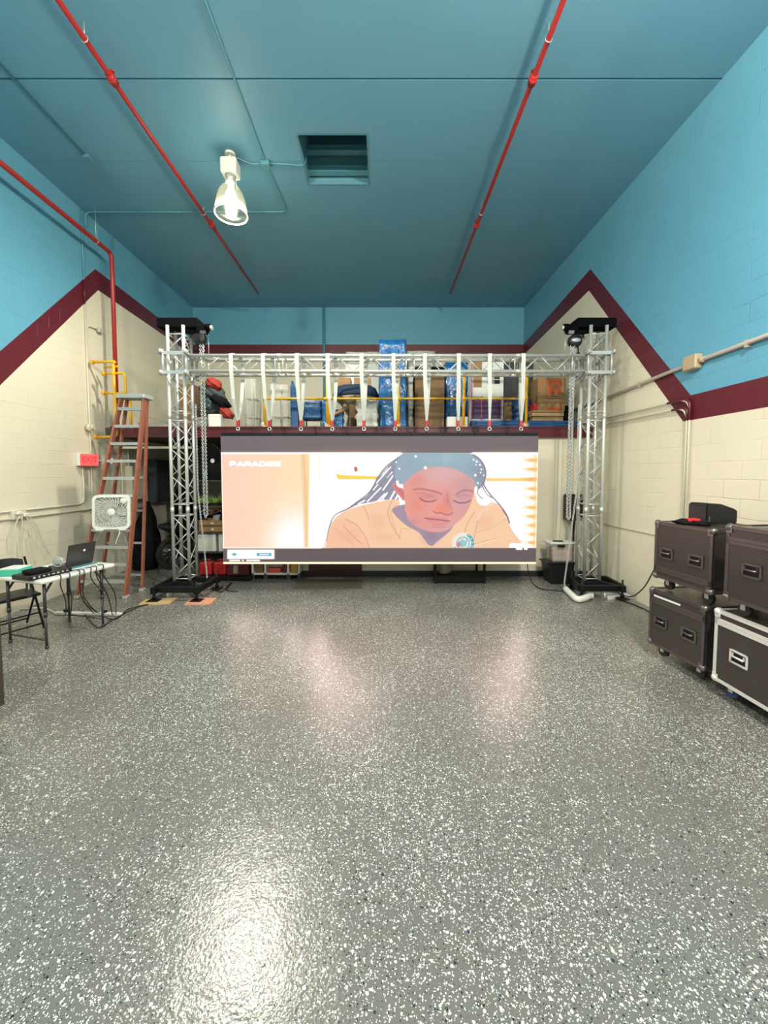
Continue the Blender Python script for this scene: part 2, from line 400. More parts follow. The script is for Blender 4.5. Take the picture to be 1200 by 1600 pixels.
rim_m = mat('lamp_rim', (0.9, 0.88, 0.75), 0.3)
lamp_box = mat('lamp_ballast_enamel', (0.75, 0.74, 0.66), 0.4)
def highbay(x, y, watts, up, col, label):
    t = thing('high_bay_lamp', label, 'lamp', (x, y, 5.37), group='high bay lamps under the ceiling')
    MB().cyl((x, y, ZC), (x, y, ZC - 0.03), 0.07, 20).cyl((x, y, ZC - 0.03), (x, y, ZC - 0.10), 0.02, 10).build('ceiling_mount', lamp_box, t)
    MB().box((x, y, 5.985), (0.22, 0.20, 0.20), bevel=0.03, seg=3).build('ballast_housing', lamp_box, t)
    b = MB(); b.cyl((x, y, 5.885), (x, y, 5.80), 0.075, 20, 0.055)
    for a in (0, 2.1, 4.2): b.cyl((x + 0.06 * math.cos(a), y + 0.06 * math.sin(a), 5.88), (x + 0.085 * math.cos(a), y + 0.085 * math.sin(a), 5.74), 0.006, 6)
    b.build('lamp_socket', alu_dull, t)
    prof = [(0.085, 5.75), (0.125, 5.72), (0.16, 5.66), (0.185, 5.58), (0.205, 5.48), (0.215, 5.39)]
    MB().lathe([(r, z) for r, z in prof] + [(r - 0.004, z) for r, z in prof[::-1]], (x, y, 0), 40).build('glass_shade', glass_shade, t)
    r = MB(); r.torus((x, y, 5.385), 0.216, 0.010, 'Z', 40, 8); r.build('shade_rim', rim_m, t)
    MB().lathe([(0.001, 5.79), (0.03, 5.78), (0.035, 5.73), (0.065, 5.66), (0.078, 5.60), (0.065, 5.55), (0.035, 5.52), (0.001, 5.515)], (x, y, 0), 24).build('bulb', bulb_m, t)
    ld = bpy.data.lights.new('lamp_light', 'POINT'); ld.energy = watts; ld.color = col; ld.shadow_soft_size = 0.07
    # photometric web: full strength downwards; above the shade set per lamp, high for fill
    ld.use_nodes = True; nt = ld.node_tree; em = nt.nodes['Emission']; ge = nt.nodes.new('ShaderNodeNewGeometry'); se = nt.nodes.new('ShaderNodeSeparateXYZ'); mr = nt.nodes.new('ShaderNodeMapRange')
    mr.interpolation_type = 'SMOOTHSTEP'; mr.inputs['From Min'].default_value = -0.75; mr.inputs['From Max'].default_value = 0.25; mr.inputs['To Min'].default_value = 1.0; mr.inputs['To Max'].default_value = up
    nt.links.new(ge.outputs['Incoming'], se.inputs[0]); nt.links.new(se.outputs['Z'], mr.inputs['Value']); nt.links.new(mr.outputs[0], em.inputs['Strength'])
    lo = bpy.data.objects.new('lamp_light', ld); C.objects.link(lo); lo.parent = t; lo.location = (0, 0, 5.43 - 5.37)
highbay(*LAMPS[0], 'lit high bay lamp with clear bell shade under the blue ceiling, left of the hatch')
for a_ in LAMPS[1:]: highbay(*a_, 'unseen high bay lamp added behind the camera as fill light')  # unseen lamps added to brighten the near ceiling and right wall

# ------------------------------------------------------------------ room shell
fl = MB(); fl.bb((XL - 0.2, YF - 0.2, -0.1), (XR + 0.2, YB + 0.2, 0)); struct(fl.build('floor', floor_m, origin=False))
HX0, HX1, HY0, HY1 = -1.064, -0.185, 5.146, 5.985
ce = MB(); ys = [YF - 0.2, 2.2, 3.335, 4.445, 5.56, 6.67, 7.79, 8.9, YB + 0.2]
for i, (a, b) in enumerate(zip(ys, ys[1:])):
    g1 = 0.011 if i == 2 else 0.0022; g0 = 0.011 if i == 3 else 0.0022
    a2, b2 = a + g0 / 1, b - g1 / 1
    if b2 > HY0 and a2 < HY1:
        y0, y1 = max(a2, HY0), min(b2, HY1)
        if a2 < HY0: ce.bb((XL - 0.2, a2, ZC), (XR + 0.2, HY0, ZC + 0.03))
        if b2 > HY1: ce.bb((XL - 0.2, HY1, ZC), (XR + 0.2, b2, ZC + 0.03))
        ce.bb((XL - 0.2, y0, ZC), (HX0, y1, ZC + 0.03)); ce.bb((HX1, y0, ZC), (XR + 0.2, y1, ZC + 0.03))
    else: ce.bb((XL - 0.2, a2, ZC), (XR + 0.2, b2, ZC + 0.03))
for (x0, y0, x1, y1) in ((XL - .2, YF - .2, HX0, YB + .2), (HX1, YF - .2, XR + .2, YB + .2), (HX0, YF - .2, HX1, HY0), (HX0, HY1, HX1, YB + .2)):
    ce.bb((x0, y0, ZC + 0.032), (x1, y1, ZC + 0.06))
struct(ce.build('ceiling', ceil_m, origin=False))
# hatch shaft with roof joists
h = thing('ceiling_hatch', 'open square hatch in the blue ceiling showing roof joists inside', 'hatch', ((HX0 + HX1) / 2, (HY0 + HY1) / 2, ZC))
Z2 = ZC + 0.75
s = MB(); s.bb((HX0 - .03, HY0 - .03, ZC + .0), (HX0, HY1 + .03, Z2)).bb((HX1, HY0 - .03, ZC + .0), (HX1 + .03, HY1 + .03, Z2))
s.bb((HX0, HY0 - .03, ZC + .0), (HX1, HY0, Z2)).bb((HX0, HY1, ZC + .0), (HX1, HY1 + .03, Z2)); s.build('shaft', blue_pipe, h)
MB().bb((HX0 - .03, HY0 - .03, Z2), (HX1 + .03, HY1 + .03, Z2 + .03)).build('roof_deck', blue_pipe, h)
for yy, zz in ((HY1 - .10, ZC + .10), (HY1 - .16, ZC + .34), (HY1 - .24, ZC + .56)):
    b = MB(); b.bb((HX0, yy, zz), (HX1, yy + .03, zz + .10)).bb((HX0, yy - .04, zz - .012), (HX1, yy + .05, zz)); b.build('joist', blue_pipe, h)
MB().bb((-0.66, HY0 + .35, Z2 - .10), (-0.52, HY0 + .50, Z2)).build('vent_box', grey_panel, h)

# side walls: polygons of blue, maroon, cream in (Y, Z)
def side_wall(name, x, top, bot, thick):
    """top / bot: the stripe's upper and lower edge as (y, z) runs from front to back"""
    b = MB(); ms = 0
    def strip(lo, hi, mi):
        for (a, c), (d, e) in zip(zip(lo, lo[1:]), zip(hi, hi[1:])):
            b.poly([(x, a[0], a[1]), (x, c[0], c[1]), (x, e[0], e[1]), (x, d[0], d[1])], mi)
    n = len(top)
    strip([(p[0], 0) for p in bot], bot, 2); strip(bot, top, 1); strip(top, [(p[0], ZC) for p in top], 0)
    xo = x + thick
    b.poly([(xo, YF, 0), (xo, YB, 0), (xo, YB, ZC), (xo, YF, ZC)], 2)
    b.poly([(x, YF, 0), (xo, YF, 0), (xo, YF, ZC), (x, YF, ZC)], 2); b.poly([(x, YB, 0), (xo, YB, 0), (xo, YB, ZC), (x, YB, ZC)], 2)
    bmesh.ops.remove_doubles(b.bm, verts=b.bm.verts, dist=1e-4)
    return struct(b.build(name, [blue_y, maroon_y, cream_y], origin=False))
side_wall('wall_left', XL, [(YF, 2.80), (4.46, 2.80), (6.78, 5.36), (YB, 5.22)], [(YF, 2.50), (4.57, 2.50), (6.83, 5.03), (YB, 4.93)], -0.2)
side_wall('wall_right', XR, [(YF, 2.80), (4.69, 2.80), (7.05, 5.50), (YB, 5.24)], [(YF, 2.50), (4.79, 2.50), (7.08, 5.14), (YB, 4.95)], 0.2)
b = MB()
for z0, z1, mi in ((0, 4.94, 2), (4.94, 5.23, 1), (5.23, ZC, 0)): b.poly([(XL, YB, z0), (XR, YB, z0), (XR, YB, z1), (XL, YB, z1)], mi)
b.poly([(XL, YB + .2, 0), (XR, YB + .2, 0), (XR, YB + .2, ZC), (XL, YB + .2, ZC)], 2)
struct(b.build('wall_back', [blue_x, maroon_x, cream_x], origin=False))
b = MB()
for z0, z1, mi in ((0, 2.5, 2), (2.5, 2.8, 1), (2.8, ZC, 0)): b.poly([(XL, YF, z0), (XR, YF, z0), (XR, YF, z1), (XL, YF, z1)], mi)
struct(b.build('wall_front', [blue_x, maroon_x, cream_x], origin=False))
# mezzanine
XW0 = -2.32      # where the wall under the mezzanine begins
struct(MB().bb((XW0, YM + .02, 0), (XR, YM + .16, ZM0)).build('wall_under_mezzanine', cream_x, origin=False))
struct(MB().bb((XL, YM + .03, ZM0 + .02), (XR, YB, ZM1)).build('mezzanine', conc, origin=False), 'mezzanine deck across the back of the hall')
b = MB(); b.bb((XL + .14, YM - .03, ZM0), (XR, YM, ZM1)).bb((XL + .14, YM - .05, ZM1 - .012), (XR, YM + .1, ZM1 + .012)).bb((XL + .14, YM - .045, ZM0 - .006), (XR, YM + .05, ZM0 + .01))
struct(b.build('trim_1', maroon_pl, origin=False), 'maroon painted edge beam of the mezzanine')
struct(MB().bb((XL, YM + .04, 2.30), (-3.36, YM + .10, 2.34)).build('trim_2', cream_pipe, origin=False))
struct(MB().bb((XW0, YM + .005, 0), (XR - .01, YM + .02, 0.10)).build('baseboard_back', base_m, origin=False))

# ------------------------------------------------------------------ ceiling services
def conduit(name, pts, r, m, label, cat='conduit', group=None, rb=0.12, extras=None, clips=0, wall=None):
    t = thing(name, label, cat, tuple(V3(pts[0])), group=group)
    MB().tube(bend(pts, rb), r, 10).build('pipe', m, t)
    if extras:
        for nm, fn, mm in extras: b = MB(); fn(b); b.build(nm, mm, t)
    return t
zc = ZC - 0.012
def CE(px, py): p = P(px, py, Z=zc); return (p.x, p.y, zc)
p0 = P(325, 0, Z=zc); d0 = P(413, 255, Z=zc); d0b = P(437, 325, Z=zc)
xc = -1.60
conduit('ceiling_conduit', [(xc - .02, -1.5, zc), (xc, d0.y, zc), (xc + .07, P(437, 331, Z=zc).y, zc), (XL + .02, P(437, 331, Z=zc).y, zc), (XL + .02, P(437, 331, Z=zc).y, ZC - .25)],
        0.011, blue_pipe, 'thin blue-painted conduit along the ceiling, turning left behind the lit lamp')
jb = MB().box((xc, d0.y, ZC - .03), (.11, .11, .06), bevel=.008).build('junction_box', blue_pipe)
tag(jb, 'blue-painted ceiling junction box between the lit lamp and the hatch', 'junction box')
conduit('ceiling_conduit', [(-2.04, 5.44, zc), (-1.8, d0.y + .02, zc), (xc - .05, d0.y, zc)], 0.009, blue_pipe, 'short blue-painted conduit from the ceiling junction box to the lit lamp')
conduit('ceiling_conduit', [(xc + .05, d0.y, zc), (-1.3, d0.y + .02, zc), (HX0 + .01, d0.y + .05, zc), (HX0 + .02, d0.y + .05, ZC + .2)], 0.009, blue_pipe, 'short blue-painted conduit from the ceiling junction box into the hatch')
a, bq = P(0, 98, Z=zc), P(133, 243, Z=zc)
conduit('ceiling_conduit', [(bq.x - .01, -1, zc), (bq.x, bq.y, zc)], 0.013, blue_pipe, 'short blue-painted conduit at the upper left of the ceiling, ending in a small box',
        extras=[('end_box', lambda b: b.box((bq.x + .02, bq.y + .03, ZC - .025), (.09, .11, .05), bevel=.006), blue_pipe)])
conduit('ceiling_conduit', [(XL + .03, P(176, 378, X=XL + .03).y, ZC - .05), (XL + .03, P(176, 378, X=XL + .03).y, 5.5), (XL + .03, P(176, 378, X=XL + .03).y, 4.6)], 0.012, blue_pipe,
        'blue-painted conduit dropping down the left wall beside the red pipe')

def red_run(pts, r, label, joints, hangers):
    t = thing('sprinkler_pipe', label, 'pipe', tuple(V3(pts[0])), group='red sprinkler pipes')
    MB().tube(bend(pts, .10), r, 16).build('pipe', red_pipe, t)
    for j in joints:
        b = MB(); j = V3(j)
        b.cyl(j - V3((0, .055, 0)), j + V3((0, .055, 0)), r + .014, 16).cyl(j - V3((0, .02, 0)), j + V3((0, .02, 0)), r + .022, 16)
        b.cyl(j, j + V3((0, 0, .075)), .016, 10).cyl(j + V3((0, 0, .07)), j + V3((0, 0, .085)), .024, 10); b.build('coupling', red_pipe, t)
    for j in hangers:
        b = MB(); j = V3(j); b.torus(j, r + .006, .004, 'Y', 16, 6).cyl(j + V3((0, 0, r)), (j.x, j.y, ZC), .004, 6); b.build('hanger', steel, t)
zp = 6.02
for xx, sg, lb in ((-2.84, 0, 'red sprinkler pipe under the ceiling, the one left of the lit lamp'), (1.61, 1, 'red sprinkler pipe under the ceiling, the one right of the hatch')):
    ye = P(403, 458, Z=zp).y
    yj = [P(184, 124, Z=zp).y, P(333, 352, Z=zp).y]
    t = red_run([(xx, -3.3, zp), (xx, yj[1], zp), (xx, ye, zp)], .026, lb, [(xx, yj[0], zp), (xx, yj[1], zp)], [(xx, yj[0] - .38, zp), (xx, yj[1] - .3, zp), (xx, 1.2, zp)])
bpx = P(174, 396, X=-4.62); yv, zv = bpx.y, bpx.z
red_run([(-4.62, -3.3, zv), (-4.62, yv, zv), (-4.62, yv, ZM1 + .05)], .034, 'thick red sprinkler pipe along the left wall, turning down to the mezzanine', [(-4.62, 1.8, zv)], [(-4.62, yv - .35, zv), (-4.62, 2.5, zv)])

# ------------------------------------------------------------------ left wall services
xw = XL + .018
def LW(px, py, x=xw): p = P(px, py, X=x); return (x, p.y, p.z)
ya = LW(131, 400)[1]
yA = LW(140, 668)[1]
zbt = 2.80 + (yA - 4.46) / (6.78 - 4.46) * (5.36 - 2.80); zbb = 2.50 + (yA - 4.57) / (6.83 - 4.57) * (5.03 - 2.50)
t = conduit('wall_conduit', [(xw, yA, zbb), (xw, yA, LW(142, 700)[2]), (xw, yA, 1.26), (xw, 4.62, 1.26), (xw, 2.0, 1.26)], .013, cream_pipe,
        'long conduit running down the full left wall from the ceiling, painted in the wall colours', rb=.08)
MB().cyl((xw, yA, zbb), (xw, yA, zbt), .0135, 10).build('maroon_section', maroon_pl, t); MB().cyl((xw, yA, zbt), (xw, yA, ZC), .013, 10).build('blue_section', blue_pipe, t)
yE = LW(132, 800)[1]
conduit('wall_conduit', [(xw, yE, LW(131, 728)[2]), (xw, yE, 1.36), (xw, 4.66, 1.36)], .013, cream_pipe, 'cream-painted conduit from the red exit sign down to the socket box', rb=.12)
yH = LW(136, 560)[1]; 
conduit('wall_conduit', [(xw, yH, LW(138, 640)[2]), (xw, yH, LW(136, 508)[2]), (xw, yH + .26, LW(136, 508)[2] + .01)], .012, cream_pipe, 'short hooked conduit high on the left wall below the maroon peak', rb=.12,
        extras=[('socket_head', lambda b: b.box((xw + .02, yH + .29, LW(136, 508)[2]), (.06, .10, .07), bevel=.01), grey_wrap)])
t = thing('wall_junction', 'round cream junction on the left wall between the exit sign and the yellow pipes', 'junction box', LW(137, 668))
q = V3(LW(137, 668)); b = MB(); b.cyl(q, q + V3((.07, 0, 0)), .06, 20).cyl(q + V3((.07, 0, 0)), q + V3((.10, 0, 0)), .035, 16); b.build('body', cream_pipe, t)
MB().tube(spline([q + V3((.08, .03, 0)), q + V3((.06, .15, -.08)), q + V3((.04, .35, -.16)), q + V3((.10, .42, -.16))]), .007, 6).build('cable', cream_pipe, t)
# exit sign with emergency heads
q = V3(LW(136, 719)); q.x = XL
t = thing('exit_sign', 'red lit exit sign with two emergency lamp heads on the left wall', 'exit sign', q)
MB().box((q.x + .03, q.y, q.z), (.06, .44, .20), bevel=.012, seg=2).build('housing', white_pl, t)
exit_red = mat('lit_exit_face', (0.5, 0.03, 0.04), 0.5, emit=(1.0, 0.10, 0.09), estr=0.75)
exit_let = mat('exit_letters', (0.4, 0.01, 0.01), 0.5, emit=(0.75, 0.02, 0.03), estr=0.45)
# the lit face is turned towards the hall
Mf = Matrix.Translation((q.x + .16, q.y - .13, q.z)) @ Matrix.Rotation(R(38), 4, 'Z')
MB().box(None, (.23, .03, .19), M=Mf, bevel=.004).build('lit_face', exit_red, t)
text_part('exit_letters', 'EXIT', .135, Mf @ Matrix.Translation((0, -.0165, -.0)) @ FACE_CAM, exit_let, t, sx=0.74, bold=.003)
for dy, dx in ((-.10, -.02), (.30, .10)):
    b = MB(); c0 = V3((q.x + .08 + dx, q.y + dy, q.z + .0)); b.cyl(c0 + V3((0, .03, 0)), c0 + V3((.05, -.06, 0)), .03, 14, .055).cyl(c0, (q.x + .05, q.y + dy * .7, q.z), .012, 8); b.build('lamp_head', white_pl, t)
# socket box with cords
q = V3((XL, LW(28, 832)[1], 1.31))
t = thing('socket_box', 'cream wall socket box with cords hanging over the folding table', 'socket box', q)
MB().box((q.x + .03, q.y, q.z), (.06, .20, .13), bevel=.008).build('box', cream_pipe, t)
b = MB(); b.box((q.x + .085, q.y + .05, q.z - .01), (.05, .07, .05), bevel=.008).box((q.x + .08, q.y - .04, q.z + .02), (.04, .06, .04), bevel=.006); b.build('plug', white_pl, t)
for dy, l, sw in ((-.12, .75, 0), (-.02, .78, .05), (.10, .72, .10), (.18, .62, .25)):
    MB().tube(spline([(q.x + .09, q.y + dy * .4, q.z - .02), (q.x + .10, q.y + dy, q.z - .15), (q.x + .06, q.y + dy + sw * .5, q.z - .4), (q.x + .05, q.y + dy + sw, q.z - l)]), .006, 6).build('cord', cream_pipe, t)
# yellow access pipes by the left wall
t = thing('pipe_guard', 'yellow pipe guard bolted to the left wall above the ladder', 'guard rail', (-4.45, 6.52, ZM1))
Yy = 6.52
def YP(px, py): p = P(px, py, Y=Yy); return V3((max(p.x, XL + .01), p.y, p.z))
def ypipe(name, pts, parent=t, r=.022): MB().tube(bend(pts, .06), r, 12).build(name, yellow_m, parent)
ypipe('upright', [YP(143, 566), YP(177, 565), YP(182, 682), YP(148, 683)])
ypipe('stub', [YP(153, 571) + V3((.02, .12, 0)), YP(178, 570) + V3((0, .1, 0))], r=.018)
ypipe('loop', [YP(161, 584), YP(195, 583), YP(197, 615), YP(161, 614)], r=.02)
ypipe('leg', [YP(197, 618) + V3((0, .1, 0)), YP(199, 668) + V3((0, .1, 0))], r=.02)
for px, py in ((143, 566), (161, 584), (161, 614), (148, 683)):
    p = YP(px, py); MB().cyl(p - V3((.004, 0, 0)), p + V3((.03, 0, 0)), .036, 14).build('wall_flange', yellow_m, t)
for px, py in ((177, 584), (179, 614), (195, 614), (178, 566)): p = YP(px, py); MB().blob(p, (.033, .033, .033), n=2, amp=0, flat=False).build('pipe_fitting', yellow_m, t)

# ------------------------------------------------------------------ right wall services
xr = XR - .03
def RW(px, py, x=xr): p = P(px, py, X=x); return V3((x, p.y, p.z))
a, j, e = RW(945, 622), RW(1083, 567), RW(1250, 496)
t = thing('wall_conduit', 'thick grey conduit with a square box rising along the right wall', 'conduit', a)
zz_ = (a.z + e.z) / 2; 
MB().tube([(xr, 7.5, a.z - .02), (xr, a.y, a.z), (xr, j.y, j.z), (xr, 1.0, j.z + .05)], .024, 12).build('pipe', wall_pipe, t)
MB().box((xr - .01, j.y, j.z), (.09, .20, .17), bevel=.012).cyl((xr, j.y - .1, j.z), (xr, j.y - .16, j.z), .034, 14).build('junction_box', tan_box, t)
for px in (1000, 1168):
    k = RW(px, 600 if px == 1000 else 533); MB().box((xr + .005, k.y, j.z if px > 1100 else a.z + .03), (.05, .03, .075)).build('clamp', wall_pipe, t)
for px, py, dxx, lb in ((1078.5, 622, 0, 'thin conduit down the right wall, the nearer of the two bent pipes'), (1074, 636, .0, 'thin conduit down the right wall, the farther of the two bent pipes')):
    p = RW(px, py)
    t = thing('wall_conduit', lb, 'conduit', (xr, p.y, .45), group='bent conduits on the right wall')
    MB().tube(bend([(xr, 7.4, p.z - .0), (xr, p.y, p.z + .0), (xr, p.y, .45)], .18, 8), .012, 10).build('pipe', cream_pipe, t)
    MB().tube(bend([(xr - .001, 4.79 + (p.z - 2.489) * .864, p.z), (xr - .001, p.y, p.z), (xr - .001, p.y, 2.50)], .18, 8), .0150, 10).build('painted_section', maroon_pl, t)
p = RW(960, 822); p2 = RW(1032, 834)
tag(MB().tube([(XR - .008, 6.6, p.z), (XR - .008, p.y, p.z - .01), (XR - .008, 3.2, p.z + .02)], .008, 8).build('wall_cable', wall_pipe), 'thin grey cable stapled along the right wall behind the cases', 'cable')

# back wall conduit
p = P(506, 500, Y=YB - .03)
tag(MB().tube([(p.x, YB - .03, ZC), (p.x, YB - .03, ZM1)], .035, 12).build('wall_conduit', blue_pipe), 'blue-painted pipe down the middle of the back wall above the mezzanine', 'pipe')

# ------------------------------------------------------------------ box truss towers and beam
CC = .24; TYC = 6.06
def lacing(parent, a, b, u, v, pitch, r=.008, name='diagonal_brace', phase=0):
    """zigzag between two chords u and v offset from the axis a-b"""
    a, b, u, v = V3(a), V3(b), V3(u), V3(v); L = (b - a).length; n = max(1, round(L / pitch)); d = (b - a) / n
    for i in range(n):
        p, q = a + d * i, a + d * (i + 1)
        s0, s1 = (u, v) if (i + phase) % 2 == 0 else (v, u)
        MB().cyl(p + s0, q + s1, r, 8).build(name, alu, parent)
def tower(x, label, side, group='truss towers'):
    t = thing('truss_tower', label, 'truss tower', (x, TYC, 0), group=group)
    h_ = CC / 2; z0, z1 = .13, 4.10
    for sx in (-1, 1):
        for sy in (-1, 1):
            b = MB(); b.cyl((x + sx * h_, TYC + sy * h_, z0), (x + sx * h_, TYC + sy * h_, z1), .025, 16)
            for zj in (1.29, 2.74): b.cyl((x + sx * h_, TYC + sy * h_, zj - .045), (x + sx * h_, TYC + sy * h_, zj + .045), .0285, 16).cyl((x + sx * h_, TYC + sy * h_, zj - .004), (x + sx * h_, TYC + sy * h_, zj + .004), .031, 16)
            b.build('chord', alu, t)
    for k, (u, v) in enumerate((((-h_, -h_, 0), (h_, -h_, 0)), ((h_, h_, 0), (-h_, h_, 0)), ((-h_, h_, 0), (-h_, -h_, 0)), ((h_, -h_, 0), (h_, h_, 0)))):
        for (s0, s1) in ((z0 + .10, 1.19), (1.39, 2.66), (2.82, 3.95)):
            lacing(t, (x, TYC, s0), (x, TYC, s1), u, v, .215, phase=k % 2)
    for zr in (z0 + .08, 1.20, 1.38, 2.67, 2.81, 3.97):
        b = MB(); c = [(x - h_, TYC - h_), (x + h_, TYC - h_), (x + h_, TYC + h_), (x - h_, TYC + h_)]
        for p, q in zip(c, c[1:] + c[:1]): b.cyl((*p, zr), (*q, zr), .009, 8)
        b.build('horizontal_rung', alu, t)
    # sleeve block that rides on the tower and carries the beam
    s = .175; zb0, zb1 = 3.385, 3.675
    b = MB()
    for zz in (zb0, zb1):
        b.beam((x - s, TYC - s, zz), (x + s, TYC - s, zz), .012, .05).beam((x - s, TYC + s, zz), (x + s, TYC + s, zz), .012, .05)
        b.beam((x - s, TYC - s, zz), (x - s, TYC + s, zz), .012, .05).beam((x + s, TYC - s, zz), (x + s, TYC + s, zz), .012, .05)
    for sx in (-1, 1):
        for sy in (-1, 1): b.beam((x + sx * s, TYC + sy * (s - .025), zb0), (x + sx * s, TYC + sy * (s - .025), zb1), .012, .05, up=(0, 1, 0)); b.cyl((x + sx * (s + .0), TYC + sy * s, zb0 - .05), (x + sx * s, TYC + sy * s, zb1 + .05), .016, 12)
    b.build('sleeve_frame', alu_dull, t)
    for zz in (zb0 - .01, zb1 + .01):
        for sx in (-1, 1):
            for sy in (-1, 1):
                cx, cy = x + sx * (s + .012), TYC + sy * (s + .012)
                b = MB(); b.cyl((cx - .022, cy, zz), (cx + .022, cy, zz), .036, 16).cyl((cx - .032, cy, zz), (cx + .032, cy, zz), .012, 10)
                b.box((cx + sx * .02, cy, zz), (.008, .07, .07)); b.cyl((cx, cy + sy * .035, zz - .03), (cx, cy + sy * .035, zz + .03), .022, 12); b.build('guide_wheel', alu_dull, t)
    # head section
    b = MB(); xo = -.31 if side < 0 else -.30; x1o = .31 if side < 0 else .30
    b.bb((x + xo, TYC - .07, 4.095), (x + x1o, TYC + .16, 4.235), bevel=.006); b.build('head_box', duvetyn, t)
    hx = x - side * .31
    b = MB(); b.box((hx - side * .05, TYC, 4.08), (.17, .13, .13), bevel=.02).cyl((hx - side * .12, TYC - .04, 4.10), (hx - side * .19, TYC - .04, 4.10), .05, 18)
    b.beam((x - side * .05, TYC, 4.06), (hx, TYC, 4.02), .05, .06); b.build('head_pulley', duvetyn, t)
    b = MB(); b.cyl((hx - side * .18, TYC - .04, 4.09), (hx - side * .22, TYC - .04, 4.09), .035, 16); b.build('pulley_pin', steel, t); MB().box((hx - side * .10, TYC - .10, 4.0), (.08, .03, .05)).build('pulley_bracket', case_hw, t)
    MB().cyl((hx - side * .13, TYC + .02, 4.06), (hx - side * .13, TYC + .02, 3.68), .005, 6).build('lifting_rope', steel, t)
    return t
TLX, TRX = -3.115, 3.305
TL = tower(TLX, 'silver box truss tower left of the screen, standing on a black base by the ladder', -1)
TR = tower(TRX, 'silver box truss tower right of the screen, next to the right wall', 1)
# bases
def base(t, fl, fr, bl, br, c, jacks, wheels, zb=.165):
    b = MB()
    for p, q in ((fl, fr), (fr, br), (br, bl), (bl, fl)): b.beam((*p, zb), (*q, zb), .06, .085, bevel=.005)
    for p in (fl, fr, bl, br): b.beam((*p, zb), (*c, zb - .01), .05, .06)
    b.box((*c, zb - .02), (.38, .38, .05), bevel=.004)
    for sx in (-1, 1):
        for sy in (-1, 1): b.cyl((c[0] + sx * CC / 2, c[1] + sy * CC / 2, zb - .02), (c[0] + sx * CC / 2, c[1] + sy * CC / 2, zb + .05), .022, 12)
    b.build('base_frame', black_m, t)
    for (x, y) in jacks:
        b = MB(); b.cyl((x, y, .02), (x, y, .30), .014, 10).box((x, y, .025), (.16, .13, .012), bevel=.003).box((x, y, .165), (.07, .07, .09)).cyl((x, y, .05), (x, y, .09), .026, 12); b.build('jack', black_m, t)
    for (x, y) in wheels:
        b = MB(); b.cyl((x - .016, y, .052), (x + .016, y, .052), .05, 20).box((x, y, .10), (.05, .05, .03)); b.box((x + .024, y, .075), (.005, .04, .07)).box((x - .024, y, .075), (.005, .04, .07)); b.build('caster', steel, t)
g = lambda px, py, z=.165: tuple(P(px, py, Z=z))[:2]
fl_, fr_, br_ = g(242, 921), g(310, 921), g(336, 906)
bl_ = (fl_[0] - .02, br_[1] + .05)
base(TL, fl_, fr_, bl_, br_, (TLX, TYC), [(fl_[0] + .02, fl_[1] - .06), (fr_[0] + .0, fr_[1] - .06), (br_[0] + .02, br_[1] + .02)], [(P(266, 930, Z=.03).x, fl_[1] + .12), (P(320, 925, Z=.03).x, fl_[1] + .25)])
fl2, fr2 = g(905, 919), g(974, 919)
bl2 = g(893, 905); br2 = g(946, 904); br2 = (min(br2[0], XR - .08), br2[1])
base(TR, fl2, fr2, bl2, br2, (TRX, TYC), [(fr2[0] - .04, fr2[1] - .04), (fl2[0] + .03, fl2[1] - .03), (bl2[0], bl2[1])], [(P(937, 928, Z=.04).x, fl2[1] + .02), (bl2[0] + .02, bl2[1] - .2)])
for (x, y), nm, m_, sz, rz, lb in (((fl_[0] + .08, fl_[1] - .07), 'plywood_pad', ply, (.42, .24, .018), .12, 'pale plywood pad under the left jack of the left tower'),
                                   ((fr_[0] + .06, fr_[1] - .06), 'plywood_pad', ply_red, (.36, .26, .018), .05, 'orange plywood pad under the right jack of the left tower')):
    tag(MB().box((x, y, .009), sz, rz=rz, bevel=.002).build(nm, m_), lb, 'pad', 'plywood pads under the left tower')
# beam
t = thing('truss_beam', 'long silver horizontal box truss spanning between the two towers above the screen', 'truss beam', (0.1, TYC, 3.53))
zb, zt = 3.412, 3.648; bx0, bx1 = TLX + .19, TRX - .19
for zz in (zb, zt):
    for yy in (TYC - CC / 2, TYC + CC / 2):
        b = MB(); b.cyl((bx0, yy, zz), (bx1, yy, zz), .025, 16)
        for xj in (-1.55, .45, 2.1): b.cyl((xj - .05, yy, zz), (xj + .05, yy, zz), .0275, 16)
        b.build('chord', alu, t)
segs = ((bx0 + .22, -1.63), (-1.47, .37), (.53, 2.02), (2.18, bx1 - .22))
h_ = CC / 2; m_z = (zb + zt) / 2; hz = (zt - zb) / 2
for k, (u, v) in enumerate((((0, -h_, -hz), (0, -h_, hz)), ((0, h_, hz), (0, h_, -hz)), ((0, -h_, -hz), (0, h_, -hz)), ((0, h_, hz), (0, -h_, hz)))):
    for s0, s1 in segs: lacing(t, (s0, TYC, m_z), (s1, TYC, m_z), u, v, .25, phase=k % 2)
for s0, s1 in segs:
    for xx in (s0 - .02, s1 + .02):
        b = MB(); c = [(TYC - h_, zb), (TYC + h_, zb), (TYC + h_, zt), (TYC - h_, zt)]
        for p, q in zip(c, c[1:] + c[:1]): b.cyl((xx, *p), (xx, *q), .009, 8)
        b.build('end_rung', alu, t)

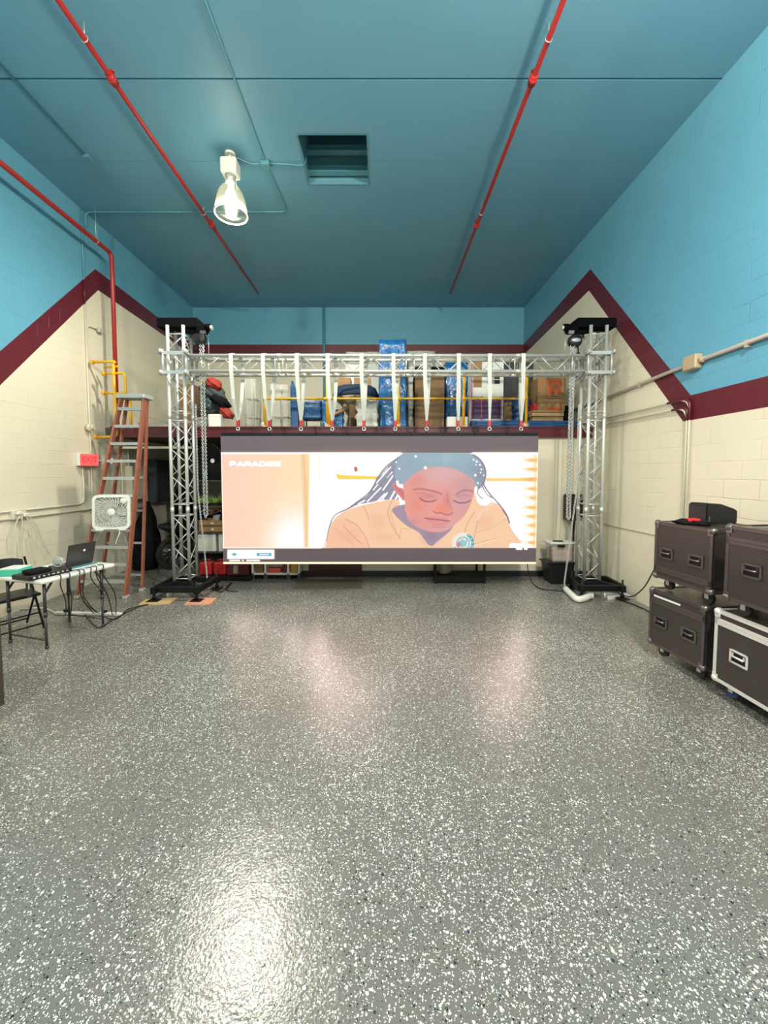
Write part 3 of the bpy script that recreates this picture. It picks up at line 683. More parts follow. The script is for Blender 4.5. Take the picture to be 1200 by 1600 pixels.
# ------------------------------------------------------------------ slings with shackles
SX0, SX1, SZ0, SZ1, SY = -2.478, 2.440, .435, 2.435, 6.02
PITCH = (SX1 - SX0) / 10
def make_sling():
    t = thing('lifting_sling', '', 'sling', (0, TYC, 2.5), group='white slings hanging from the truss beam')
    yf, yb = TYC - h_ - .03, TYC + h_ + .03; zr = 2.66; top = zt + .028; wd = .030
    def band(pts, w0=wd, tk=.004):
        b = MB(); prev = None
        for (xo, y, z, w, dy, dz) in pts:
            ring = [b.bm.verts.new((xo - w, y - dy, z - dz)), b.bm.verts.new((xo + w, y - dy, z - dz)), b.bm.verts.new((xo + w, y + dy, z + dz)), b.bm.verts.new((xo - w, y + dy, z + dz))]
            if prev:
                for k in range(4): b.bm.faces.new((prev[k], prev[(k + 1) % 4], ring[(k + 1) % 4], ring[k]))
            else: b.bm.faces.new(ring[::-1])
            prev = ring
        b.bm.faces.new(prev); return b
    band([(.0, TYC - .01, zr, .016, .004, 0), (-.016, yf + .03, 3.0, .026, .004, 0), (-.03, yf, zb, wd, .004, 0), (-.03, yf, zt, wd, .004, 0), (-.03, yf + .008, top - .004, wd, .003, .003),
          (-.02, yf + .04, top + .006, wd, 0, .004), (.0, TYC, top + .008, wd, 0, .004), (.02, yb - .04, top + .006, wd, 0, .004), (.03, yb - .008, top - .004, wd, .003, -.003), (.03, yb, zt, wd, .004, 0), (.03, yb, zb, wd, .004, 0), (.016, yb - .04, 3.0, .026, .004, 0), (.0, TYC + .01, zr, .016, .004, 0)]).build('webbing', white_cl, t)
    b = MB(); b.bb((-.024, TYC - .02, 2.585), (.024, TYC + .02, 2.70), bevel=.006); b.build('red_sleeve', red_pl, t)
    b = MB(); b.cyl((0, TYC, 2.60), (0, TYC, 2.575), .008, 8).torus((0, TYC - .01, 2.553), .025, .0075, 'Y', 18, 8).cyl((-.02, TYC - .01, 2.578), (.02, TYC - .01, 2.578), .008, 8)
    b.build('shackle', steel, t); return t
sl = make_sling()
ordn = ['first sling from the left tower, left end of the screen', 'second sling from the left tower', 'third sling from the left tower', 'fourth sling from the left tower, beside the yellow post',
        'fifth sling from the left tower, before the wrapped round table', 'sling hanging over the tall blue-wrapped column, sixth from left', 'sling in front of the tall cardboard box, seventh from left',
        'third sling from the right tower', 'second sling from the right tower, before the white playhouse', 'first sling from the right tower, right end of the screen']
for k in range(10):
    o = sl if k == 0 else copy_tree(sl)
    o.location = (SX0 + PITCH * (k + .5), TYC, 2.5); o.rotation_euler = (0, 0, random.uniform(-.15, .15)); o['label'] = 'white ' + ordn[k]

# ------------------------------------------------------------------ LED wall and its moving picture
NX, NZ = 740, 300
s_ = np.linspace(0, 1, NX + 1); t_ = np.linspace(0, 1, NZ + 1)
S, T = np.meshgrid(s_, t_)
PXg = (347 + 7 * T) * (1 - S) + (837 - 3 * T) * S
PYg = 683 + 198.5 * T
img = np.zeros((NZ + 1, NX + 1, 3)); 
def L3(c, k=1.0): return np.array(lin(c)) * k
def over(mask, col, alpha=1.0):
    a = (mask * alpha)[..., None]; img[...] = img * (1 - a) + np.asarray(col) * a
def seg_dist(pts, closed=True):
    d = np.full(PXg.shape, 1e9); n = len(pts)
    for i in range(n if closed else n - 1):
        ax, ay = pts[i]; bx, by = pts[(i + 1) % n]; dx, dy = bx - ax, by - ay; L = dx * dx + dy * dy + 1e-9
        u = np.clip(((PXg - ax) * dx + (PYg - ay) * dy) / L, 0, 1); d = np.minimum(d, np.hypot(PXg - ax - u * dx, PYg - ay - u * dy))
    return d
def sm2(pts, closed, k=4):
    n = len(pts); out = []
    rng = range(n if closed else n - 1)
    for i in rng:
        g_ = (lambda j: pts[j % n]) if closed else (lambda j: pts[min(max(j, 0), n - 1)])
        a, b, c, d = [np.array(g_(i + o), float) for o in (-1, 0, 1, 2)]
        for j in range(k):
            t = j / k; out.append(tuple(.5 * (2 * b + (c - a) * t + (2 * a - 5 * b + 4 * c - d) * t * t + (3 * b - a - 3 * c + d) * t ** 3)))
    if not closed: out.append(tuple(pts[-1]))
    return out
def pg(pts, col, alpha=1.0, soft=.5, smooth=True, clip=None):
    q = sm2(pts, True) if smooth else pts
    ins = np.zeros(PXg.shape, bool); n = len(q)
    for i in range(n):
        x1, y1 = q[i]; x2, y2 = q[(i + 1) % n]
        if y1 == y2: continue
        c = ((y1 > PYg) != (y2 > PYg)) & (PXg < (x2 - x1) * (PYg - y1) / (y2 - y1) + x1); ins ^= c
    d = seg_dist(q); sd = np.where(ins, d, -d); m = np.clip(.5 + sd / (2 * soft), 0, 1)
    if clip is not None: m = m * clip
    over(m, col, alpha); return m
def ln(pts, w, col, alpha=1.0, soft=.5, smooth=True, clip=None):
    q = sm2(pts, False) if smooth else pts
    d = seg_dist(q, False); m = np.clip(.5 + (w / 2 - d) / (2 * soft), 0, 1)
    if clip is not None: m = m * clip
    over(m, col, alpha)
def gauss(cx, cy, rx, ry): return np.exp(-(((PXg - cx) / rx) ** 2 + ((PYg - cy) / ry) ** 2))
def rect(x0, y0, x1, y1, soft=.5):
    return np.clip(.5 + (PXg - x0) / (2 * soft), 0, 1) * np.clip(.5 + (x1 - PXg) / (2 * soft), 0, 1) * np.clip(.5 + (PYg - y0) / (2 * soft), 0, 1) * np.clip(.5 + (y1 - PYg) / (2 * soft), 0, 1)
HOT = np.array([1.06, 1.05, 1.03])
pic = rect(300, 709, 900, 856)
img[...] = L3((118, 107, 109))
over(gauss(560, 711, 90, 7) + gauss(400, 711, 60, 4) * .4 + gauss(790, 711, 45, 6), L3((205, 150, 140)), .4)
over(rect(300, 856, 900, 884), L3((104, 92, 94)))
over(pic, HOT)
left = rect(300, 709, 484, 856, 1.5) * pic
grad = np.clip((PXg - 347) / 130, 0, 1)[..., None]
colr = L3((252, 208, 188), 1.02) * (1 - grad) + L3((254, 222, 180), 1.05) * grad
img[...] = img * (1 - left[..., None]) + colr * left[..., None]
rip = np.sin(PYg * 1.35 + PXg * .22) * .02 * left; img += rip[..., None]
over(gauss(462, 856, 34, 52) * left * 1.4 * (PXg < 482), HOT, .95); 
ln([(475, 709), (478, 760), (480, 810), (481, 856)], 7, L3((232, 190, 138)), .75, 3, clip=pic); ln([(483, 709), (483, 760), (481, 800), (480, 856)], 3, L3((245, 205, 130)), .7, 2, clip=pic)
over(rect(485, 709, 520, 856, 1) * (PXg > 485), HOT)
ln([(491, 712), (491, 740)], 1, L3((205, 200, 205)), .6, .8); ln([(500, 712), (500, 748)], 3, L3((240, 225, 190)), .6, 1.5)
pg([(525, 741), (540, 743), (592, 744.5), (592, 749.5), (528, 749.5)], L3((250, 214, 90)), smooth=False, soft=.8); pg([(553, 731), (557, 730), (559, 735), (555, 738)], L3((205, 110, 60)), soft=.8)
for y in (720, 734, 764, 778, 793, 807, 821, 835, 848):
    x0 = random.uniform(811, 818)
    pg([(x0, y - 1), (826, y - 3.5), (837, y - 4), (837, y + 4), (826, y + 3.2), (x0 + 4, y + 1)], L3((253, 224, 130)), .8, 3)
    pg([(x0 + 7, y - .5), (828, y - 1.8), (837, y - 2), (837, y + 2.5), (828, y + 1.8)], L3((247, 168, 98)), .95, 1.6)
pg([(757, 747), (790, 747.5), (836, 746), (836, 753), (790, 752), (757, 752.5)], L3((250, 205, 90)), .9, 1.2, smooth=False); over(gauss(832, 749.5, 14, 3) * pic, L3((243, 150, 80)), .8)
over(rect(829, 709, 836, 856, 2), L3((255, 215, 130)), .5)
# woven braids on the left
HAIR, HAIRD = L3((156, 174, 188)), L3((118, 116, 128))
pg([(632, 709), (616, 720), (603, 731), (592, 745), (581, 763), (573, 775), (560, 783), (545, 794), (541, 797), (560, 789), (580, 785), (600, 781), (622, 781), (618, 766), (622, 740)], L3((140, 142, 162)), .95, .7, clip=pic)
ln([(630, 710), (612, 722), (600, 732), (589, 748), (578, 768), (560, 783), (543, 795), (527, 803), (520, 812), (515, 828), (512, 846)], 2.0, HAIRD, .95, .6, clip=pic)
for (x0, y0, x1, y1, w) in ((610, 730, 588, 755, 1.3), (612, 738, 604, 747, 1.4), (613, 744, 598, 766, 1.5), (595, 762, 574, 784, 1.4), (601, 772, 590, 783, 1.8), (605, 770, 596, 782, 1.6), (616, 768, 609, 781, 2.0), (621, 774, 617, 781, 2.0), (605, 732, 596, 743, 1.0), (590, 757, 583, 766, 1.2), (570, 782, 560, 788, 1.5), (628, 720, 618, 728, 1.2)):
    ln([(x0, y0), (x1, y1)], w, HOT, .95, .5, smooth=False, clip=pic)
for (x0, y0, x1, y1) in ((618, 728, 590, 765), (620, 745, 596, 772), (616, 758, 600, 780)): ln([(x0, y0), (x1, y1)], 1.0, HAIRD, .5, .6, clip=pic)
# shirt
SH, SH2 = L3((248, 205, 168)), L3((238, 182, 152))
pg([(511, 870), (511, 857), (514, 838), (523, 811), (545, 796), (572, 788), (608, 781), (624, 783), (622, 800), (636, 820), (655, 828), (672, 842), (685, 857), (690, 870)], SH, 1, .5, clip=pic)
pg([(668, 866), (672, 857), (684, 845), (695, 828), (706, 817), (718, 806), (728, 794), (734, 780), (738, 766), (745, 786), (757, 790), (766, 784), (780, 792), (789, 811), (800, 832), (812, 848.5), (795, 849), (793, 857), (790, 868)], SH, 1, .5, clip=pic)
shl = pic
pg([(514, 840), (524, 815), (540, 811), (560, 822), (575, 850), (570, 857), (511, 857)], L3((246, 190, 162)), .7, 3, clip=shl)
for c in ((545, 838, 15, 10), (590, 815, 14, 14), (600, 840, 20, 7), (755, 815, 14, 12)): over(gauss(*c) * pic, SH2, .55)
for l in ([(541, 811), (560, 822), (572, 840), (578, 856)], [(538, 822), (550, 835), (566, 850)], [(612, 783), (606, 800), (612, 820), (625, 842)], [(568, 790), (575, 805), (577, 812)]): ln(l, 1.1, L3((190, 140, 118)), .75, .7, clip=pic)
ln([(525, 825), (540, 840), (552, 850)], 2, L3((222, 160, 140)), .5, 1.5, clip=pic)
ln([(618, 790), (611, 800), (614, 815), (624, 840), (627, 826), (640, 828)], 1.1, L3((226, 176, 128)), .9, .6, clip=pic)
ln([(622, 800), (640, 821), (655, 830), (671, 845), (671, 853)], 1.0, L3((255, 232, 200), 1.2), .9, .5, clip=pic); ln([(739, 800), (730, 815), (724, 832)], 1.4, L3((200, 150, 120)), .7, 1, clip=pic)
ln([(762, 790), (748, 805), (742, 825), (738, 845)], 1.1, L3((196, 146, 124)), .8, .7, clip=pic); ln([(743, 832), (770, 822), (792, 808)], 1.0, L3((214, 164, 138)), .6, .8, clip=pic)
ln([(740, 850), (770, 842), (802, 836)], 1.1, L3((214, 160, 132)), .85, .6, clip=pic); ln([(738, 853), (800, 836), (812, 848)], .8, L3((255, 230, 205), 1.1), .8, .5, clip=pic)
ln([(768, 786), (752, 799), (744, 812)], 2.2, L3((255, 236, 210), 1.15), .5, 1.5, clip=pic)
# neck and face
pg([(613, 795), (632, 788), (634, 800), (655, 815), (690, 820), (706, 824), (684, 845), (671, 853), (655, 833), (636, 822), (618, 806)], L3((166, 146, 164)), 1, .6, clip=pic)
over(gauss(672, 838, 13, 10) * pic, L3((150, 128, 148)), .6)
faceP = [(629, 756), (631, 772), (632, 790), (634, 802), (638, 812), (648, 821), (660, 827), (674, 831), (688, 831), (700, 827), (712, 817), (722, 808), (731, 793), (737, 775), (740, 755), (735, 746), (722, 738), (704, 731), (684, 728), (660, 732), (642, 741)]
fm = pg(faceP, L3((229, 164, 156)), 1, .6, clip=pic)
pg([(612, 757), (616, 755), (622, 761), (629, 764), (632, 776), (630, 783), (624, 776), (617, 768)], L3((218, 132, 130)), 1, .6); ln([(616, 759), (624, 768), (629, 776)], 1, L3((170, 100, 110)), .7, .6); ln([(624, 766), (629, 770), (627, 774)], .8, L3((160, 95, 105)), .6, .5)
for c, col, a in (((690, 742, 34, 13), (220, 178, 180), .85), ((650, 752, 14, 12), (226, 142, 132), .7), ((650, 790, 17, 16), (236, 142, 126), .85), ((640, 772, 10, 14), (234, 150, 136), .6), ((688, 790, 10, 14), (240, 146, 128), .7), ((722, 758, 16, 14), (200, 156, 162), .7), ((722, 790, 13, 16), (208, 160, 166), .7),
                  ((665, 820, 22, 8), (230, 150, 144), .6), ((700, 822, 18, 8), (212, 166, 170), .6), ((667, 775, 14, 6), (206, 128, 128), .6), ((722, 775, 12, 5), (205, 150, 158), .8), ((697, 782, 6, 14), (196, 122, 126), .5), ((645, 815, 10, 6), (200, 130, 140), .5)):
    over(gauss(*c) * fm, L3(col), a)
ln([(645, 765.5), (655, 764), (668, 766), (680, 769), (688, 772)], 2.6, L3((172, 112, 120)), .85, 1.2); ln([(711, 773), (718, 768), (727, 766), (736, 768)], 2.6, L3((165, 112, 124)), .8, 1.2)
ln([(648, 771), (660, 770), (676, 777)], 1.4, L3((190, 120, 122)), .5, 1); ln([(712, 777), (722, 773), (733, 776)], 1.2, L3((180, 122, 134)), .5, 1)
ln([(655, 778.5), (660, 782), (667, 784), (674, 783.5), (680, 781)], 1.8, L3((112, 84, 100)), .9, .7); ln([(707, 782), (713, 785), (720, 786), (728, 784.5), (733, 782)], 1.8, L3((110, 86, 104)), .9, .7)
pg([(680, 792), (690, 788), (700, 793), (706, 799), (702, 804), (692, 804), (682, 802), (676, 799)], L3((238, 142, 122)), .6, 3); ln([(676, 799), (681, 802), (687, 801), (694, 804), (701, 804), (706, 801)], 1.6, L3((160, 90, 98)), .85, .8)
ln([(697, 772), (699, 784), (704, 795)], 1.6, L3((178, 108, 114)), .5, 1.6)
pg([(663, 809), (674, 807), (684, 808.5), (694, 809), (700, 813), (696, 819), (684, 821), (672, 817)], L3((218, 140, 142)), .8, 1.2); ln([(662, 809.5), (672, 811), (684, 812), (694, 813.5), (701, 814)], 1.4, L3((138, 76, 92)), .9, .6)
ln([(676, 822.5), (686, 824), (694, 823)], 1.6, L3((186, 112, 118)), .5, 1.2); over(gauss(683, 816, 9, 2) * pic, L3((238, 160, 156)), .6)
# crown of the head
pg([(630, 709), (622, 716), (617, 728), (616, 742), (620, 754), (630, 757), (640, 745), (655, 736), (670, 731), (686, 729.5), (704, 732.5), (722, 740), (737, 750), (741, 762), (747, 764), (753, 757), (756, 745), (755, 733), (749, 721), (740, 713), (730, 709), (720, 703), (640, 703)], HAIR, 1, .6, clip=pic)
for c, col, a in (((690, 716, 45, 11), (158, 190, 200), .8), ((640, 725, 16, 18), (146, 172, 186), .6), ((738, 736, 12, 14), (140, 160, 180), .6), ((695, 712, 5, 12), (184, 200, 208), .6), ((748, 745, 7, 14), (135, 130, 148), .7)): over(gauss(*c) * pic, L3(col), a * .8)
for i in range(9):
    x = 640 + i * 12; ln([(x, 731 + abs(x - 686) * .12), (x + (686 - x) * .15, 719), (690 + (x - 690) * .5, 709)], .9, L3((140, 166, 178)), .35, .7, clip=pic)
for (x, y, r_) in ((648, 714, 1.6), (663, 731.5, 2.0), (740, 743, 1.7), (623, 733, 1.3), (620, 753, 1.7), (618, 723, 1.0), (737, 719, 1.1), (742, 722, 1.3), (747, 727, 1.1), (749, 734, 1.0), (753, 743, .9), (744, 755, 1.1), (742, 762, 1.4), (741, 727, .8), (748, 739, .9)):
    over(np.clip(.5 + r_ - np.hypot(PXg - x, PYg - y), 0, 1) * pic, HOT)
BR = L3((140, 124, 134))
for l, w in (([(736, 711), (747, 719), (754, 730), (756, 742), (753, 755)], 2.4), ([(752, 755), (758, 766), (767, 777), (778, 789), (788, 803), (793, 816)], 2.4), ([(750, 758), (757, 771), (765, 778)], 1.8), ([(746, 760), (744, 770), (748, 777), (753, 779)], 1.8), ([(783, 797), (790, 808), (793, 817)], 2.6)): ln(l, w, BR, .95, .5, clip=pic)
# shoulder badge
TE = L3((70, 172, 188)); bd = np.hypot(PXg - 722, PYg - 849)
ring = np.clip(.5 + (17 - bd), 0, 1) * pic
over(ring, L3((240, 232, 220), 1.0)); over(ring * np.clip(.5 + (bd - 12.5), 0, 1) * (PXg > 715 - (PYg - 849)), TE); 
for a0 in range(-150, 40, 24): x, y = 722 + 14.6 * math.cos(R(a0)), 849 + 14.6 * math.sin(R(a0)); over(np.clip(.5 + .9 - np.hypot(PXg - x, PYg - y), 0, 1) * ring, L3((230, 245, 245)))
over(np.clip(.5 + .7 - np.abs(bd - 9.5), 0, 1) * ring, TE); pg([(716, 848), (720, 842), (725, 845), (728, 840), (727, 852), (718, 855)], L3((110, 190, 200)), .8, .8, clip=ring); pg([(712, 851), (716, 846), (718, 852), (714, 855)], L3((205, 110, 90)), .8, .8, clip=ring)
# title, in wide heavy capitals
def glyph(ch, x, y, w, h):
    st = {'P': [[(0, 1), (0, 0), (.75, 0), (1, .3), (.75, .6), (0, .6)]], 'A': [[(0, 1), (.42, 0), (.58, 0), (1, 1)], [(.2, .72), (.8, .72)]], 'R': [[(0, 1), (0, 0), (.75, 0), (1, .28), (.75, .58), (0, .58)], [(.55, .58), (1, 1)]],
          'D': [[(0, 0), (0, 1), (.65, 1), (1, .65), (1, .35), (.65, 0), (0, 0)]], 'I': [[(.5, 0), (.5, 1)]], 'S': [[(1, .1), (.8, 0), (.2, 0), (0, .25), (.2, .5), (.8, .5), (1, .75), (.8, 1), (.2, 1), (0, .9)]], 'E': [[(1, 0), (0, 0), (0, 1), (1, 1)], [(0, .5), (.85, .5)]]}[ch]
    for k in (('halo', 3.6, L3((150, 150, 175)), .22), ('fill', 2.3, HOT, 1)):
        for s in st: ln([(x + p[0] * w, y + p[1] * h) for p in s], k[1], k[2], k[3], .45 if k[0] == 'fill' else 1, smooth=False)
cx = 362.5
for ch, w in zip('PARADISE', (8, 9, 8, 9, 8, 0.6, 7.2, 7)): glyph(ch, cx, 722.8, w, 5.6); cx += w + 2.9
# status card and small captions (not legible in the photograph)
over(rect(360, 859, 432, 873.5, 1.2), HOT); over(gauss(370.5, 866.3, 3.6, 2) * 1.5 * rect(365, 862, 377, 871), L3((60, 150, 165)), .9); over(rect(366, 865.9, 375, 866.7, .5), L3((190, 220, 225)), .8)
over(rect(405, 863.8, 428, 869, .8), L3((60, 170, 215))); over(rect(409, 865.4, 424, 867.4, .7), HOT, .8)
for x0, x1 in ((363, 380), (382.5, 385.5), (389, 410)): over(rect(x0, 874.7, x1, 877.3, .6), HOT * .9)
over(rect(803.5, 855.5, 813, 859, .7), HOT); over(rect(816, 855.5, 821, 859, .7), HOT)
over(rect(480, 858, 545, 860, 1.2), L3((112, 68, 72)), .8)
over(rect(300, 707.8, 626, 710.3, .6) + rect(735, 707.8, 900, 710.3, .6), HOT); over(rect(300, 855, 505, 857, .6), L3((255, 235, 215), 1.2), .9)
edge = pic * (np.clip(.5 + (1.6 - (S * (NX)) * (490 / NX)), 0, 1) + np.clip(.5 + (1.2 - ((1 - S) * NX) * (490 / NX)), 0, 1)); over(np.clip(edge, 0, 1), L3((255, 240, 215), 1.2), .85)
over(rect(300, 878.6, 900, 884, .5), np.array([1.5, 1.4, .80]))
k_ = np.clip((img.min(-1) - .90) / .12, 0, 1)[..., None]; img = (np.clip(img, 0, None) * (1 + 3.6 * k_ * k_ * np.array([1.15, .74, .66]))).astype(np.float32)   # the white parts of the display are far brighter than paper white

led = thing('led_wall', 'large lit video wall showing a woman looking down, hung between the two truss towers', 'video wall', ((SX0 + SX1) / 2, SY, SZ0))
yS = SY - .042
vx = SX0 + (SX1 - SX0) * S; vz = SZ1 - (SZ1 - SZ0) * T
co = np.stack([vx - (SX0 + SX1) / 2, np.full_like(vx, yS - SY), vz - SZ0], -1).reshape(-1, 3)
me = bpy.data.meshes.new('display'); nv = co.shape[0]; me.vertices.add(nv); me.vertices.foreach_set('co', co.astype(np.float32).ravel())
ii, jj = np.meshgrid(np.arange(NZ), np.arange(NX), indexing='ij'); a_ = ii * (NX + 1) + jj
quads = np.stack([a_, a_ + NX + 1, a_ + NX + 2, a_ + 1], -1).reshape(-1); nf = NX * NZ
me.loops.add(nf * 4); me.loops.foreach_set('vertex_index', quads.astype(np.int32)); me.polygons.add(nf)
me.polygons.foreach_set('loop_start', (np.arange(nf) * 4).astype(np.int32)); me.update(calc_edges=True)
ca = me.color_attributes.new('picture', 'FLOAT_COLOR', 'POINT'); ca.data.foreach_set('color', np.concatenate([img.reshape(-1, 3), np.ones((nv, 1), np.float32)], 1).ravel())
dm = bpy.data.materials.new('video_picture'); dm.use_nodes = True; nt = dm.node_tree; bs = nt.nodes['Principled BSDF']
at = nt.nodes.new('ShaderNodeAttribute'); at.attribute_name = 'picture'
bs.inputs['Base Color'].default_value = (.01, .01, .01, 1); bs.inputs['Roughness'].default_value = .6; bs.inputs['Specular IOR Level'].default_value = .1
nt.links.new(at.outputs['Color'], bs.inputs['Emission Color']); bs.inputs['Emission Strength'].default_value = SCREEN_GAIN
me.materials.append(dm); od = bpy.data.objects.new('display', me); C.objects.link(od); od.parent = led
for k in range(10):
    x0, x1 = SX0 + PITCH * k, SX0 + PITCH * (k + 1)
    b = MB(); b.bb((x0 + .002, SY - .035, SZ1), (x1 - .002, SY + .05, SZ1 + .055), bevel=.003).cyl(((x0 + x1) / 2, TYC - .01, SZ1 + .05), ((x0 + x1) / 2, TYC - .01, SZ1 + .075), .012, 10); b.build('hanging_bar', black_m, led)
for k in range(10):
    for r_ in range(4):
        x0, x1 = SX0 + PITCH * k, SX0 + PITCH * (k + 1); z0, z1 = SZ0 + .5 * r_, SZ0 + .5 * (r_ + 1)
        b = MB(); b.bb((x0 + .001, yS + .002, z0 + .001), (x1 - .001, SY + .0, z1 - .001)).bb((x0 + .08, SY, z0 + .08), (x1 - .08, SY + .035, z1 - .08), bevel=.008); b.build('cabinet', black_pl, led)

# ------------------------------------------------------------------ chain hoists
def hoist(x, y, z, side, label, zhook, loop_bot, zfoot, xfoot):
    t = thing('chain_hoist', label, 'hoist', (x, y, z), group='chain hoists')
    M = Matrix.Translation((x, y, z)) @ Matrix.Rotation(R(90), 4, 'X')
    b = MB(); b.lathe([(.001, -.05), (.085, -.05), (.10, -.035), (.10, .035), (.085, .05), (.001, .05)], None, 24, M=M); b.box((x, y, z - .05), (.10, .09, .10), bevel=.02)
    b.build('body', black_pl, t)
    if side > 0: M2 = M @ Matrix.Translation((0, 0, .052)) @ Matrix.Diagonal((1.35, .62, 1, 1)); MB().lathe([(.001, .004), (.05, .004), (.052, 0)], None, 24, M=M2).build('name_plate', alu_dull, t)
    b = MB(); b.tube(spline([(x, y, z + .09), (x + .02, y, z + .13), (x, y, z + .17), (x - .015, y, z + .14)]), .010, 8); b.build('top_hook', black_m, t)
    b = MB(); b.tube(spline([(x + side * .05, y, z - .08), (x + side * .06, y, z - .16), (x + side * .03, y, z - .20), (x + side * .08, y, z - .18)]), .012, 8); b.build('load_hook', black_m, t)
    MB().chain([(x - side * .045, y, z - .08), (x - side * .045, y, zhook)], .042, .016, .006).build('load_chain', steel, t)
    MB().chain([(x - side * .02, y - .03, z - .08), (x - side * .03, y - .05, loop_bot + .04), (x - side * .05, y - .05, loop_bot), (x - side * .07, y - .04, loop_bot + .04), (x - side * .06, y - .02, z - .08)], .040, .015, .0058).build('hand_chain', steel, t)
    MB().chain([(x + side * .03, y - .12, 2.9), (x + side * .03, y - .12, 1.6), (xfoot, y - .14, zfoot + .1), (xfoot + .01, y - .15, zfoot)], .032, .011, .0045).build('tail_chain', steel, t)
px_ = P(312, 530, Y=TYC)
hoist(px_.x, TYC, px_.z, -1, 'black chain hoist under the head of the left tower, chain hanging to the floor', 3.5, P(315, 808, Y=TYC - .05).z, .22, P(325, 905, Y=TYC - .1).x)
px_ = P(898, 533, Y=TYC)
hoist(px_.x, TYC, px_.z, 1, 'black chain hoist with oval plate under the head of the right tower', 3.5, P(887, 812, Y=TYC - .05).z, .05, P(880, 908, Y=TYC - .1).x)

# ------------------------------------------------------------------ things on the mezzanine
YR = 6.98
def MP(px, py, Y=YR): return P(px, py if py else 640, Y=Y)
zrail, ztop = MP(0, 623).z, MP(0, 582).z
def rail_section(px0, px1, label):
    x0, x1 = MP(px0, 600).x, MP(px1, 600).x
    t = thing('guard_rail', label, 'guard rail', ((x0 + x1) / 2, YR, ZM1), group='yellow guard rails on the mezzanine')
    for x in (x0, x1): MB().cyl((x, YR, ZM1 + .012), (x, YR, ztop), .024, 14).build('post', yellow_m, t)
    MB().cyl((x0, YR, zrail), (x1, YR, zrail), .019, 12).build('middle_rail', yellow_m, t)
    MB().cyl((x0 - .02, YR, ztop), (x1 + .02, YR, ztop), .021, 12).build('top_rail', yellow_m, t)
    b = MB()
    for x in (x0, x1): b.cyl((x, YR, zrail - .035), (x, YR, zrail + .035), .03, 14).cyl((x, YR, ZM1 + .012), (x, YR, ZM1 + .04), .04, 14)
    for x, sg in ((x0, 1), (x1, -1)): b.cyl((x, YR, zrail), (x + sg * .06, YR, zrail), .025, 12)
    b.build('fitting', yellow_m, t)
for a0, a1, lb in ((413, 511, 'leftmost yellow guard rail panel on the mezzanine edge'), (514, 620, 'yellow guard rail panel in front of the wrapped round table'),
                   (623, 717, 'yellow guard rail panel in front of the tall cardboard box'), (725, 823, 'rightmost yellow guard rail panel, before the white playhouse')): rail_section(a0, a1, lb)
def cover(px, lb):
    x = MP(px, 660).x; tag(MB().blob((x, YR + .03, ZM1 + .012), (.06, .06, .07), seed=px, n=2, amp=.1).build('post_cover', grey_wrap), lb, 'post cover', 'pale covers around the guard rail feet')
for px, lb in ((411, 'pale plastic around the foot of the leftmost yellow post'), (511, 'pale plastic around the yellow post foot right of the blue bundle'), (622, 'pale plastic around the yellow post foot before the blue-wrapped column'), (822, 'pale plastic around the rightmost yellow post foot')): cover(px, lb)
def mbox(name, x0, y0, x1, y1, Y, dep, m, label, cat, soft=False, seed=0, amp=.012, bevel=.006, group=None, zb=None, cut=6):
    a, c = P(x0, y0, Y=Y), P(x1, y1, Y=Y); zlo = ZM1 if zb is None else (c.z if zb == 'px' else zb)
    b = MB()
    if soft: b.soft_box((a.x, Y, zlo), (c.x, Y + dep, a.z), seed, amp, cut)
    else: b.bb((a.x, Y, zlo), (c.x, Y + dep, a.z), bevel=bevel, seg=2)
    o = b.build(name, m); tag(o, label, cat, group); return o
mbox('wrapped_column', 592, 531, 635, 668, 7.15, .45, blue_wrap, 'tall column wrapped in shiny blue film, the tallest item on the mezzanine', 'wrapped bundle', True, 1, .02, cut=16)
t = thing('tall_box', 'tall brown cardboard box standing right of the blue-wrapped column', 'box', (MP(671, 600, 7.2).x, 7.4, ZM1))
a, c = P(649, 586, Y=7.2), P(694, 668, Y=7.2); MB().bb((a.x, 7.2, ZM1), (c.x, 7.7, a.z), bevel=.004).build('carton', card_dk, t); MB().bb((a.x + .002, 7.198, ZM1 + .55), (c.x - .002, 7.2, ZM1 + .60)).build('tape', card, t)
mbox('wrapped_goods', 697, 566, 731, 660, 7.65, .3, blue_wrap, 'blue film-wrapped panel between the tall cardboard box and the playhouse', 'wrapped bundle', True, 4, .02, cut=10)
mbox('wrapped_goods', 637, 560, 646, 668, 7.35, .3, grey_wrap, 'narrow grey wrapped goods between the blue column and the tall carton', 'wrapped bundle', True, 9, .03)
mbox('foam_bag', 637, 548, 680, 575, 8.2, .5, grey_wrap, 'pale wrapped bag on top of the load behind the tall cardboard box', 'bag', True, 5, .03, zb='px')
mbox('dark_crate', 630, 573, 700, 668, 8.2, .5, black_cl, 'dark load standing behind the tall cardboard box', 'crate', True, 6, .02)
mbox('white_box', 699, 651, 731, 668, 7.1, .25, paper, 'low white carton at the mezzanine edge behind the double yellow posts', 'box')
mbox('tall_carton', 539, 568, 592, 668, 8.3, .5, white_pl, 'tall white carton standing behind the wrapped round table', 'box')
mbox('foam_roll', 541, 550, 592, 569, 8.3, .5, grey_wrap, 'pale rolled wrapping lying on top of the tall white carton', 'roll', True, 8, .03, zb='px')
